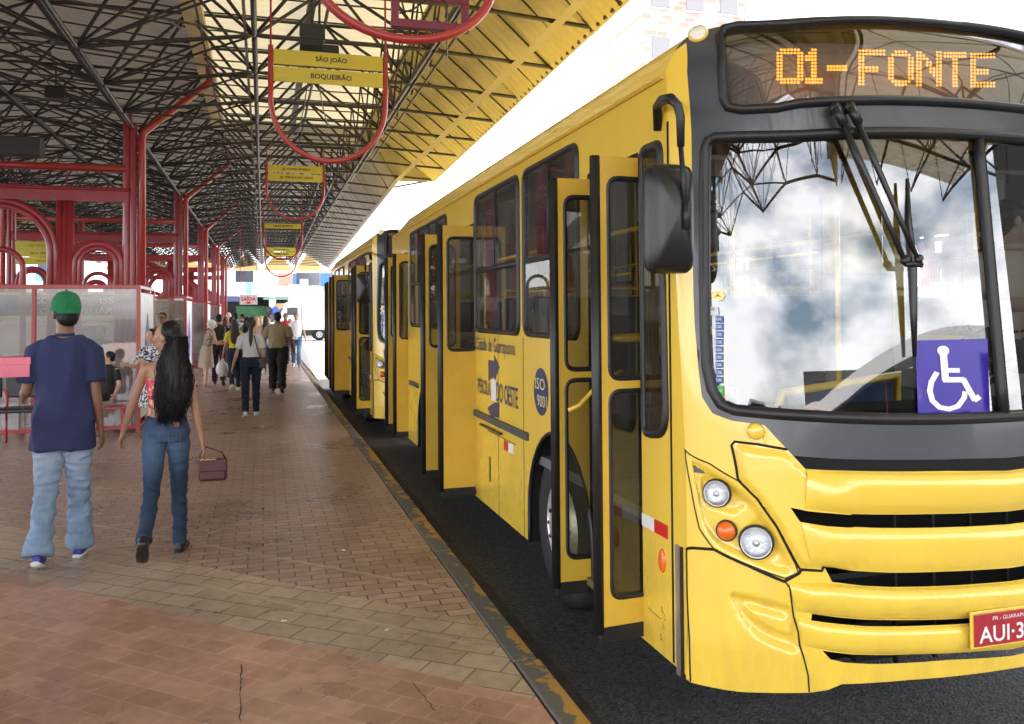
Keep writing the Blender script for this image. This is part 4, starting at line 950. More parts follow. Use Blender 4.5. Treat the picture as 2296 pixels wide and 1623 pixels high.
# ------------------------------------------------------------------ RED PORTALS
REDP = mat('red_paint', (.29, .024, .034), .36, coat=.25, var=.22, vscale=2.2, rvar=.12)
REDL = mat('red_paint_bright', (.38, .03, .03), .34, coat=.3, var=.15, vscale=2)
PY0, PDY = 14.3, 7.8
def arch_pts(c, r, z0, zs, y, n=14): return [(c-r, y, z0)]+[(c-r*math.cos(math.pi*i/n), y, zs+r*math.sin(math.pi*i/n)) for i in range(n+1)]+[(c+r, y, z0)]
def portal(y):
    t = thing('arched_portal', 'nearest red steel portal, clustered posts, round arches and a kinked brace', 'portal frame', (-1.95, y, .15), 'red portals down the platform')
    z0 = .15
    for sx, xb in ((1, -1.95), (-1, 2*XC+1.95)):
        B = MB()
        for dx in (-.085, .0): B.tube([(xb+dx*sx, y, z0), (xb+dx*sx, y, 4.85)], .06, 10)
        B.box((xb-.045*sx, y, (z0+4.75)/2), (.17, .06, 4.75-z0)); B.tube([(xb-.045*sx, y, 4.7), (xb-.045*sx, y, 5.0)], .03, 8); B.build('post', REDP, t, auto=40)
        B = MB(); xo = xb+.13*sx; B.tube([(xo, y, z0), (xo, y, 4.62), (xo+.03*sx, y, 4.72), (xo+.98*sx, y, 5.55), (xo+1.0*sx, y, 5.62), (xo+.98*sx, y, 5.85)], .058, 12); B.build('brace', REDL, t, smooth=True)
        x2 = xb-.95*sx
        B = MB()
        for dx in (-.07, 0, .07): B.tube([(x2+dx, y, z0), (x2+dx, y, 3.62)], .058, 10)
        B.build('post', REDP, t, smooth=True)
        B = MB(); c = (xb-.12*sx+x2+.1*sx)/2; r = abs(xb-.14*sx-x2-.12*sx)/2; r = .33
        B.tube(arch_pts(c, r, z0, 2.62, y), .058, 8); B.tube(arch_pts(c, r-.07, z0, 2.62, y-.02), .04, 8); B.build('small_arch', REDP, t, smooth=True)
    c = XC; B = MB(); B.tube(arch_pts(c, .78, z0, 2.8, y, 20), .055, 8); B.tube(arch_pts(c, .70, z0, 2.8, y-.02, 20), .045, 8); B.build('large_arch', REDP, t, smooth=True)
    B = MB(); B.tube(arch_pts(c+.02, .30, z0, 2.55, y+.05), .045, 8); B.build('inner_arch', REDP, t, smooth=True)
    B = MB(); B.box((XC, y, 3.70), (3.6, .12, .20)); B.tube([(XC-1.8, y-.06, 3.79), (XC+1.8, y-.06, 3.79)], .03, 8); B.build('beam', REDP, t, auto=40)
    B = MB(); B.tube([(XC-1.8, y, 4.12), (XC+1.8, y, 4.12)], .058, 12); B.build('tie_tube', REDL, t, smooth=True)
    return t
pt = portal(PY0)
desc = ['nearest red steel portal, clustered posts, round arches and a kinked brace', 'second red steel portal from the camera, its brace rising into the lattice', 'third red steel portal down the platform', 'fourth red steel portal down the platform', 'farthest red steel portal, beside the SAÍDA sign']
for k in range(1, 5):
    c = copy_tree(pt); c.location = (-1.95, PY0+PDY*k*(1, 1, 1, 1, 1)[k], .15); tag(c, desc[k])
# ------------------------------------------------------------------ GLASS SHELTERS
SG = glass('shelter_glass', (.85, .85, .85), 1.9, dirt=.34, dirtcol=(.85, .83, .83), dscale=1.1)  # smeared dirt, made paler to stand in for white reflections as well
PANEL = mat('poster_white', (.75, .77, .80), .3, var=.08, vscale=3)
def shelter(y0, nm_):
    t = thing('glass_shelter', nm_, 'shelter', (-1.75, y0, .15), 'glass shelters at the portals')
    x0, x1, zt = -5.85, -1.75, 2.24
    B = MB()
    for x in (x0, -3.12, x1): B.box((x, y0, (zt+.15)/2), (.055, .055, zt-.15))
    for z in (.22, zt+.02): B.box(((x0+x1)/2, y0, z), (x1-x0+.055, .05, .06))
    B.box((x1, y0+1.7, (zt+.15)/2), (.05, .05, zt-.15)); 
    for z in (.22, zt+.02): B.box((x1, y0+.87, z), (.05, 1.66, .05))
    B.build('frame', REDL, t, bevel=.004)
    for a, b_ in ((x0+.03, -3.15), (-3.09, x1-.03)):
        B = MB(); B.box(((a+b_)/2, y0, (zt+.25)/2), (b_-a, .008, zt-.25)); B.build('glass_panel', SG, t)
    B = MB(); B.box((x1+.002, y0+.86, 1.25), (.02, 1.60, 1.86)); po = B.build('poster_panel', PANEL, t)
    B = MB(); B.prism([(x1+.014, y0+.5, .95), (x1+.014, y0+1.1, .8), (x1+.014, y0+1.25, 1.3), (x1+.014, y0+.9, 1.9), (x1+.014, y0+.6, 1.5)], (.002, 0, 0)); B.build('poster_print', mat('print_blue', (.12, .14, .45), .5), po)
    return t
sd = ['nearest red framed glass shelter, behind the man in the green cap', 'second glass shelter from the camera, a poster on its open side', 'third glass shelter along the platform', 'fourth glass shelter along the platform']
sh = shelter(13.45, sd[0])
for k in range(1, 4): c = copy_tree(sh); c.location = (-1.75, 13.45+PDY*k, .15); tag(c, sd[k])
# information board behind each shelter glass
def board(y, k):
    t = thing('information_board', ['yellow and navy board reading COMPROMISSO, seen through the nearest shelter glass', 'yellow and navy COMPROMISSO board behind the second shelter'][k], 'board', (-3.3, y, .15), 'COMPROMISSO boards')
    B = MB(); B.box((-3.35, y, 2.0), (2.4, .05, .52)); pn = B.build('fascia', mat('board_yellow', (.55, .47, .18), .6), t)
    B = MB(); B.box((-3.35, y-.03, 2.03), (2.2, .012, .36)); q = B.build('blue_field', mat('board_blue', (.05, .055, .14), .5), pn)
    BY_ = mat('board_letter', (.5, .42, .16), .6)
    textmesh('COMPROMISSO', BY_, pn, (-3.1, y-.038, 2.11), (1, 0, 0), (0, 0, 1), width=1.5, height=.12, bold=.02); textmesh('COM O USUÁRIO', BY_, pn, (-3.1, y-.038, 1.94), (1, 0, 0), (0, 0, 1), width=1.5, height=.12, bold=.02)
    B = MB(); 
    B.box((-3.35, y, 1.3), (2.3, .03, .82)); B.build('lower_board', mat('board_pale', (.50, .47, .36), .7, var=.2, vscale=1.5), t)
    B = MB(); B.box((-2.95, y-.03, 1.45), (.5, .03, .42)); B.build('dark_notice', INTD, t)
    for x in (-4.5, -2.2):
        B = MB(); B.box((x, y+.03, 1.2), (.05, .05, 2.1)); B.build('board_post', REDP, t)
    return t
board(16.4, 0); board(16.4+PDY, 1)
# benches and chairs
def chair(x, y, lab):
    t = thing('waiting_chair', lab, 'chair', (x, y, .15), 'red tube chairs in the shelter'); B = MB(); B.box((x, y, .60), (.46, .42, .06)); B.build('seat', BLK, t, bevel=.02)
    B = MB(); B.box((x, y+.24, .92), (.46, .05, .36)); B.build('backrest', BLK, t, bevel=.02)
    for sx in (-.2, .2):
        B = MB(); B.tube([(x+sx, y-.17, .15), (x+sx, y-.17, .57), (x+sx, y+.2, .57), (x+sx, y+.25, 1.08)], .016, 8); B.build('side_frame', REDL, t, smooth=True)
        B = MB(); B.tube([(x+sx, y+.17, .15), (x+sx, y+.17, .57)], .016, 8); B.build('rear_leg', REDL, t, smooth=True)
    return t
chair(-3.62, 12.75, 'black seated red tube chair at the far left edge, under the pink box'); chair(-3.12, 12.75, 'black seated red tube chair just left of the man in the blue polo')
t = thing('red_bench', 'small red bench on which the child in black sits', 'bench', (-2.15, 12.95, .15)); B = MB(); B.box((-2.12, 12.95, .57), (.62, .36, .035)); B.build('seat', REDL, t, bevel=.008)
for x in (-2.36, -1.88):
    for y in (12.82, 13.08): B = MB(); B.tube([(x, y, .15), (x, y, .56)], .014, 8); B.build('leg', REDL, t)
# ------------------------------------------------------------------ HANGING SIGNS
SY = mat('sign_yellow', (.62, .52, .05), .45, var=.06); SBK = mat('sign_text', (.03, .03, .025), .6)
def usign(Xc, y, wpx, zb, texts, lab, dz=.0):
    c = PY(Xc, 500, y); x = c.x; r = wpx/2; t = thing('hanging_sign', lab, 'sign', (x, y, zb), 'hanging destination signs'); zs = zb+r*1.05; ztop_ = zs+1.0*r*1.9/1.9+.42
    ztop_ = zb+r*2.0
    B = MB(); B.tube([(x-r, y, ztop_)]+[(x-r*math.cos(math.pi*i/20), y, zs-r*1.05*math.sin(math.pi*i/20)) for i in range(21)]+[(x+r, y, ztop_)], .024, 10); B.build('hoop', REDL, t, smooth=True)
    for s_ in (-1, 1): B = MB(); B.tube([(x+s_*r, y, ztop_), (x+s_*r, y, ZB+.02)], .009, 6); B.build('hanger_rod', REDP, t)
    h = .135; z = ztop_-.10
    for s in texts:
        B = MB(); B.box((x, y, z), (2*r-.05, .02, h)); p = B.build('destination_board', SY, t); textmesh(s, SBK, p, (x+.02, y-.012, z), (1, 0, 0), (0, 0, 1), height=.068, bold=.02); z -= h+.022
    return t
usign(738, 7.95, 1.04, PY(738, 362, 7.95).z, ['SÃO JOÃO', 'BOQUEIRÃO'], 'nearest hanging hoop sign with two yellow boards, SÃO JOÃO and BOQUEIRÃO')
usign(662, 16.3, 1.04, PY(662, 492, 16.3).z, ['JD. DONA ÂNGELA', 'JD. PÉROLA DO OESTE'], 'hanging hoop sign with yellow boards reading JD. DONA ÂNGELA and JD. PÉROLA DO OESTE')
usign(634, 24.5, 1.04, PY(634, 582, 24.5).z, ['UNICENTRO'], 'hanging hoop sign with the single yellow board UNICENTRO')
usign(630, 30.5, 1.04, PY(630, 620, 30.5).z, ['', '', ''][:0]+['JD. DAS AMÉRICAS', 'PRIMAVERA'], 'farthest hanging hoop sign, two faint yellow boards under the UNICENTRO one')
# big hoop above with a maroon frame
y = 5.3; c = PY(908, -60, y); rr = (PY(1108, -20, y)-PY(708, -20, y)).length/2; zb = PY(905, 88, y).z
t = thing('hanging_sign', 'big red hoop cut by the top edge, with an empty maroon frame in it', 'sign', (c.x, y, zb), 'hanging destination signs')
B = MB(); zs = zb+rr*.72; B.tube([(c.x-rr, y, zs+.5)]+[(c.x-rr*math.cos(math.pi*i/28), y, zs-rr*.72*math.sin(math.pi*i/28)) for i in range(29)]+[(c.x+rr, y, zs+.5)], .030, 12); B.build('hoop', REDL, t, smooth=True)
MAR = mat('maroon_paint', (.16, .015, .035), .4, coat=.2)
A_, B_ = PY(878+2, 60, y), PY(1056, 66, y); A2, B2 = PY(876, -40, y), PY(1054, -40, y)
B = MB()
x0, x1 = PY(878, 60, y).x, PY(1053, 60, y).x; zlo, zhi = PY(960, 62, y).z, PY(960, 2, y).z
for z in (zlo+.02, zhi+.03): B.box(((x0+x1)/2, y+.03, z), (x1-x0, .05, .055))
for x in (x0+.025, x1-.025): B.box((x, y+.033, (zlo+zhi)/2+.2), (.046, .044, zhi-zlo+.40))
B.box(((x0+x1)/2, y+.03, zhi+.42), (x1-x0, .05, .05)); B.build('empty_frame', MAR, t, bevel=.004)
B = MB(); B.tube([PY(895, 30, y), PY(925, 22, y), PY(950, 4, y), PY(985, -6, y), PY(1003, 12, y), PY(998, 40, y)], .006, 6); B.build('loose_cable', RUB, t, smooth=True)
for s_ in (-1, 1): B = MB(); B.tube([(c.x+s_*rr, y, zs+.5), (c.x+s_*rr, y, ZB)], .01, 6); B.build('hanger_rod', REDP, t)
# left-hand hanging sign seen through the first arch
p = PY(92, 550, 20.5); t = thing('hanging_sign', 'yellow three line board glimpsed through the big arch at far left', 'sign', p, 'hanging destination signs')
for k in range(3):
    B = MB(); B.box(p+Vector((0, 0, -.17*k)), (.98, .02, .16)); q = B.build('destination_board', SY, t); textmesh(['SÃO CRISTÓVÃO', 'BOA VISTA', 'JORDÃO'][k], SBK, q, p+Vector((0, -.012, -.17*k)), (1, 0, 0), (0, 0, 1), height=.055)
for s_ in (-1, 1): B = MB(); B.tube([p+Vector((s_*.49, 0, .1)), Vector((p.x+s_*.49, p.y, ZB))], .01, 6); B.build('hanger_rod', REDP, t)
# SAIDA sign
y = 33.; p = PY(557, 672, y); wS = (PY(577, 672, y)-PY(537, 672, y)).length; hS = PY(557, 661, y).z-PY(557, 683, y).z
t = thing('exit_sign', 'pale hanging sign with red SAÍDA lettering and a down arrow', 'sign', p)
B = MB(); B.box(p, (wS, .02, hS)); pn = B.build('sign_panel', mat('sign_pale', (.65, .62, .62), .5), t); SR_ = mat('sign_red', (.6, .02, .03), .5)
textmesh('SAÍDA', SR_, pn, p+Vector((0, -.012, hS*.12)), (1, 0, 0), (0, 0, 1), width=wS*.84, height=hS*.5, bold=.03)
B = MB(); B.prism([p+Vector((-.06, -.013, -hS*.2)), p+Vector((-.06, -.013, -hS*.28)), p+Vector((-.17, -.013, -hS*.26)), p+Vector((0, -.013, -hS*.45)), p+Vector((.17, -.013, -hS*.26)), p+Vector((.06, -.013, -hS*.28)), p+Vector((.06, -.013, -hS*.2))], (0, .002, 0)); B.build('down_arrow', SR_, pn)
for s_ in (-1, 1): B = MB(); B.tube([p+Vector((s_*wS*.45, 0, hS/2)), Vector((p.x+s_*wS*.45, p.y, ZB))], .008, 6); B.build('hanger_rod', REDP, t)
# ------------------------------------------------------------------ BACKGROUND BUILDINGS
YB = 67.
WWALL = mat('white_wall', (.80, .80, .79), .8, var=.04, vscale=.4); TEAL = mat('teal_paint', (.15, .65, .62), .6); SALM = mat('salmon_wall', (.62, .22, .16), .7); BLUP = mat('blue_panel', (.04, .14, .55), .5)
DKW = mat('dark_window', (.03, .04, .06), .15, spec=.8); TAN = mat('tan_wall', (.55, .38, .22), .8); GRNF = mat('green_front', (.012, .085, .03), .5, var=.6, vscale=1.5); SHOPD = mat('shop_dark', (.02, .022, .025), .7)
bl = thing('shop_building', 'white building facing the platform end, teal stripes and open shop fronts below', 'building', (-4, YB, 0))
def zy(X, Y): return PY(X, Y, YB)
def fac(x0, y0, x1, y1, m_, nm, proud=.0, depth=.12, par=None):
    a = zy(x0, y0); b_ = zy(x1, y1); B = MB(); B.box(((a.x+b_.x)/2, YB-proud-depth/2, (a.z+b_.z)/2), (abs(b_.x-a.x), depth, abs(a.z-b_.z))); return B.build(nm, m_, par or bl)
zl_ = zy(600, 665).z; zu = 9.5
B = MB(); B.box((-5, YB+4, (zl_+zu)/2), (60, 8, zu-zl_)); wal = B.build('wall', WWALL, bl)
B = MB()
for x in (-34.9, -18, zy(617, 700).x-.2, zy(742, 700).x, 12, 24.9): B.box((x, YB+4, zl_/2), (.5, 7.9, zl_-.002))
B.box((-5, YB+7.5, zl_/2), (59.4, .4, zl_-.004)); B.build('ground_floor_wall', WWALL, bl)
B = MB(); B.box((-5, YB+3.7, .06), (59, 7, .12)); B.build('shop_floor', CONC, bl)
def U(x0, x1): return None
fac(528, 607, 568, 632, DKW, 'window', .0, .14); fac(624, 612, 656, 640, SALM, 'wall_panel', .02); fac(656, 614, 664, 640, BLUP, 'wall_panel', .04); fac(664, 611, 716, 640, DKW, 'window', .02); fac(718, 612, 742, 642, BLUP, 'wall_panel', .06); fac(672, 626, 690, 640, WWALL, 'white_van_sign', .2)
for a, b_ in ((543, 546.5), (549, 554)): fac(a+10, 632+2, b_+10, 660, TEAL, 'teal_stripe', .03)
fac(724, 636, 726.5, 650, TEAL, 'teal_stripe', .03); fac(730, 636, 733, 650, TEAL, 'teal_stripe', .05)
fac(646, 638, 679, 678, mat('mural_grey', (.45, .60, .62), .7, var=.35, vscale=1.2), 'mural', .05)
fac(618, 680, 642, 735, TAN, 'tan_pier', .05)
fac(480, 664, 530, 672, mat('shop_sign_gold', (.30, .26, .10), .6), 'shop_sign', .06)
fac(528, 686, 600, 738, GRNF, 'green_counter', -1.2, .3); fac(480, 664, 536, 676, mat('sign_bluegrey', (.05, .06, .15), .5), 'shop_sign', .2)
B = MB(); B.box(((-34+zy(645, 700).x)/2, YB+2.8, zl_/2), (34+zy(645, 700).x, .2, zl_-.02)); B.build('shop_shade', SHOPD, bl)  # flat dark sheet standing in for the shade inside the shops
fac(590, 667, 646, 672, mat('awning_green', (.12, .25, .2), .6), 'awning', .3, .6)
# merchandise: backpacks hung at the shop
for i, (X, Y, c, l) in enumerate(((606, 700, (.02, .02, .025), 'black backpack hung at the shop front, left of the blue one'), (620, 700, (.04, .10, .55), 'blue backpack hung at the shop front'), (636, 704, (.05, .055, .06), 'grey backpack hung right of the blue one'), (612, 716, (.06, .06, .07), 'small grey backpack in the lower row by the shop'))):
    p = PY(X-3, Y-3, YB-.3); t = thing('backpack', l, 'backpack', p, 'backpacks for sale'); B = MB(); B.ell(p, (.24, .16, .33), 14, 10); B.build('bag_body', mat('bag%d' % i, c, .7), t, smooth=True); B = MB(); B.ell(p+Vector((0, -.12, -.1)), (.17, .09, .15), 12, 8); B.build('front_pocket', MATS['bag%d' % i], t, smooth=True); B = MB(); B.tube([p+Vector((-.05, 0, .3)), p+Vector((0, 0, .4)), p+Vector((.05, 0, .3))], .015, 6); B.build('loop', RUB, t)
# fence-like rail and white vehicle
YV = 59.5
def zv(X, Y): return PY(X, Y, YV)
tr = thing('white_truck', 'white delivery truck parked across the end of the platform', 'truck', (zv(660, 700).x, YV, 0))
WP = mat('truck_white', (.82, .82, .82), .35, coat=.3)
a, b_ = zv(628, 677), zv(676, 745); c_, d_ = zv(676, 665), zv(770, 745)
B = MB(); B.prism([(a.x, YV, .5), (b_.x, YV, .5), (b_.x, YV, 2.5), (b_.x-.3, YV, 2.75), (a.x+.35, YV, 2.6), (a.x+.05, YV, 1.7)], (0, 2.1, 0)); cab = B.build('cab', WP, tr, bevel=.05)
B = MB(); B.box(((c_.x+d_.x)/2, YV+1.05, 1.95), (d_.x-c_.x-.1, 2.3, 2.4)); B.build('cargo_box', WP, tr, bevel=.03)
B = MB(); B.box((zv(658, 700).x, YV-.01, 2.02), (.55, .03, .52)); B.build('side_window', DKW, tr, bevel=.03)
B = MB(); B.box((zv(648, 700).x-.05, YV-.01, 2.0), (.18, .03, .5)); B.build('side_window', DKW, tr, bevel=.03)
B = MB(); B.box(((a.x+d_.x)/2, YV+1.05, .58), (d_.x-a.x-.4, 1.6, .2)); B.build('chassis', BLK, tr)
for X in (655, 716, 742):
    for dy in (.15, 1.95):
        wx = zv(X, 740).x; B = MB(); B.lathe((wx, YV+dy, .42), (0, -1, 0), [(.2, -.1), (.40, -.11), (.42, 0), (.40, .11), (.2, .1), (.0005, .09)], 20); o = B.build('wheel', MATS['tyre'], tr, smooth=True)
        B = MB(); B.lathe((wx, YV+dy, .42), (0, -1, 0), [(.2, .105), (.1, .09), (.0005, .12)], 16); B.build('hub', STEEL, o, smooth=True)
B = MB(); B.box((zv(634, 700).x, YV-.1, 1.9), (.16, .06, .4)); B.build('mirror', WP, tr)
# other buildings around for reflections and gaps
def block(nm, lab, x0, x1, y0, y1, h, m_, rows, cols, face='y', wm=None, roofm=None):
    t = thing(nm, lab, 'building', ((x0+x1)/2, y0, 0)); B = MB(); B.box(((x0+x1)/2, (y0+y1)/2, h/2), (x1-x0, y1-y0, h)); w0 = B.build('wall', m_, t)
    for r_ in range(rows):
        for c_ in range(cols):
            z = h*(r_+.6)/rows
            if face == 'y': x = x0+(x1-x0)*(c_+.5)/cols; cen = (x, y0-.01, z); dm = ((x1-x0)/cols*.5, .1, h/rows*.42); cs = (x, y0-.03, z-h/rows*.24); ds = ((x1-x0)/cols*.6, .16, .1)
            else:
                y = y0+(y1-y0)*(c_+.5)/cols; xf = x0 if face == '-x' else x1; cen = (xf, y, z); dm = (.1, (y1-y0)/cols*.5, h/rows*.42); cs = (xf, y, z-h/rows*.24); ds = (.2, (y1-y0)/cols*.6, .1)
            B = MB(); B.box(cen, dm); o = B.build('window', wm or DKW, t); B = MB(); B.box(cs, ds); B.build('sill', WWALL, o)
    B = MB(); B.box(((x0+x1)/2, (y0+y1)/2, h+.15), (x1-x0+.5, y1-y0+.5, .3)); B.build('roof', roofm or CONC, t); return t
BRK = mat('pale_brick', (.5, .36, .28), .85, var=.25, vscale=1.5)
def brickify(m):
    nt = m.node_tree; b = nt.nodes['Principled BSDF']; br = N(nt, 'ShaderNodeTexBrick'); tc = N(nt, 'ShaderNodeTexCoord'); mp = N(nt, 'ShaderNodeMapping'); mp.inputs['Rotation'].default_value = (R(90), 0, 0)
    br.inputs['Scale'].default_value = 1; br.inputs['Brick Width'].default_value = .9; br.inputs['Row Height'].default_value = .4; br.inputs['Color1'].default_value = (.34, .21, .17, 1); br.inputs['Color2'].default_value = (.42, .36, .32, 1); br.inputs['Mortar'].default_value = (.5, .48, .46, 1)
    nt.links.new(tc.outputs['Object'], mp.inputs[0]); nt.links.new(mp.outputs[0], br.inputs['Vector']); nt.links.new(br.outputs['Color'], b.inputs['Base Color'])
brickify(BRK)
block('brick_block', 'pale brick apartment block above the front corner of the nearest bus', 26.5, 35, 56, 66, 34, BRK, 9, 3, wm=mat('pale_window', (.20, .19, .20), .4))
block('side_building', 'low white building with blue windows far left beyond the arches', -46, -24, 48, 60, 6.0, WWALL, 2, 6)
t = thing('shop_banner', 'turquoise shop banner seen through the arches at far left', 'banner', PY(115, 602, 62)); B = MB(); B.box(PY(115, 601, 62), (1.6, .08, .55)); B.build('banner_cloth', mat('banner_navy', (.03, .06, .12), .5), t); textmesh('tele', mat('banner_cyan', (.05, .6, .65), .5), t, PY(122, 601, 61.9), (1, 0, 0), (0, 0, 1), width=.8, height=.3)
t = thing('blue_hoarding', 'blue and white hoarding low behind the first arch', 'hoarding', PY(110, 625, 62)); B = MB(); B.box(PY(98, 622, 62), (1.0, .08, .5)); B.build('panel', mat('panel_cyan', (.12, .55, .62), .5), t); B = MB(); B.box(PY(124, 624, 62), (.9, .08, .8)); B.build('panel', mat('panel_teal', (.15, .42, .6), .5), t)
# far-left bus across the island
b3 = copy_tree(bus); b3.location = (-11.9, 34.0, 0); tag(b3, 'yellow bus in the far left bay beyond the portals', 'bus')
# neighbouring canopy behind the viewer, mirrored in the windscreen
nb = thing('white_canopy', 'white arched canopy behind the viewer, mirrored in the windscreen', 'canopy', (6, -22, 0)); B = MB(); k = 0; n = 24
for i in range(n+1):
    t_ = i/n; x = -6+34*t_; z = .9+3.9*math.sin(math.pi*(.04+.46*t_)); B.v += [Vector((x, -22, z)), Vector((x, -22, z+.6)), Vector((x, -29, z+.6)), Vector((x, -29, z))]
for i in range(n):
    for j in range(4): B.f.append((i*4+j, (i+1)*4+j, (i+1)*4+(j+1) % 4, i*4+(j+1) % 4)); B.mi.append(0)
B.build('vault', WWALL, nb, smooth=False)
B = MB(); B.box((11, -25, 2.), (30, .3, 4.)); B.build('shade_backdrop', mat('shade_backdrop', (.05, .048, .045), .8), nb)  # dark sheet standing in for the shade under the vault
for x, z in ((-4, 1.8), (3, 3.2), (10, 4.), (20, 4.7)): B = MB(); B.tube([(x, -23, 0), (x, -23, z)], .12, 8); B.build('post', REDP, nb)
block('reflection_block', 'dark block added out of view to darken the windscreen reflection', 16, 34, -8, 5, 8.5, MATS['shade_backdrop'], 1, 12)  # invented unseen mass, gives the right windscreen pane something dark to mirror
# tiny litter
random.seed(11); LIT = mat('litter_pale', (.5, .48, .42), .8)
for i, (X, Y, l) in enumerate(((770, 1234, 'tiny white paper scrap on the brick floor beside the kerb side'), (640, 1393, 'thin pale straw on the tan paving band'), (868, 1412, 'pale shred on the edge of the tan band'), (72, 950, 'crumpled wrapper on the floor under the left chairs'))):
    p = PZ(X, Y, .156); t = MB(); t.prism([p+Vector((random.uniform(-.025, .025), random.uniform(-.02, .02), random.uniform(0, .006))) for _ in range(4)], (0, 0, .003)); o = t.build('litter', LIT); tag(o, l, 'litter', 'litter on the platform')
# ------------------------------------------------------------------ PEOPLE
def remesh(B, vox, smooth=3, fold=None, seed=0):
    me = bpy.data.meshes.new('tmp'); me.from_pydata([tuple(v) for v in B.v], [], B.f); me.update()
    b = bmesh.new(); b.from_mesh(me); bmesh.ops.recalc_face_normals(b, faces=b.faces); b.to_mesh(me); b.free()
    o = bpy.data.objects.new('tmp', me)
    r = o.modifiers.new('r', 'REMESH'); r.mode = 'VOXEL'; r.voxel_size = vox
    if smooth: s_ = o.modifiers.new('s', 'SMOOTH'); s_.factor = .5; s_.iterations = smooth
    ev = evaluated(o); bpy.data.meshes.remove(me)
    if fold:                                    # cloth folds: directional noise along the surface normal
        amp, sx, sy, sz = fold
        nn = [v.normal.copy() for v in ev.vertices]; cc = []
        for i, v in enumerate(ev.vertices):
            p = v.co; q = Vector((p.x*sx+seed, p.y*sy, p.z*sz)); n1 = noise.noise(q); n2 = noise.noise(q*2.3+Vector((5, 1, 2)))
            cc += list(p+nn[i]*(amp*(abs(n1)*-1.7+.85+.4*n2)))
        ev.vertices.foreach_set('co', cc); ev.update()
    return ev
def finish(ev, name, m_, parent):
    ev.name = name; ev.materials.clear(); ev.materials.append(m_); ev.polygons.foreach_set('use_smooth', [True]*len(ev.polygons))
    o = bpy.data.objects.new(name, ev); col.objects.link(o); o.parent = parent; ORI[o.name] = Vector((0, 0, 0)); return o
SKINS = {'tan': (.36, .19, .12), 'brown': (.20, .095, .055), 'light': (.50, .30, .21), 'pale': (.58, .40, .32)}
def skin(k): m = mat('skin_'+k, SKINS[k], .5, var=.08, vscale=9, bump=.15, bscale=120, bdist=.002); m.node_tree.nodes['Principled BSDF'].inputs['Subsurface Weight'].default_value = .0; return m
def cloth(nm, c, var=.12, vs=6, rough=.9): return mat('cloth_'+nm, c, rough, var=var, vscale=vs, bump=.4, bscale=260, bdist=.002)
HAIRB = mat('hair_black', (.007, .006, .0055), .5, var=.4, vscale=30, bump=.5, bscale=90, bdist=.004, spec=.3); HAIRBR = mat('hair_brown', (.035, .02, .012), .5, var=.4, vscale=25); HAIRBL = mat('hair_blond', (.42, .27, .12), .55, var=.3, vscale=25); HAIRW = mat('hair_white', (.68, .66, .63), .7, var=.15, vscale=30); HAIRG = mat('hair_grey', (.22, .2, .19), .6, var=.3, vscale=30)
def rot(v, ax, a): return Matrix.Rotation(R(a), 3, ax) @ v
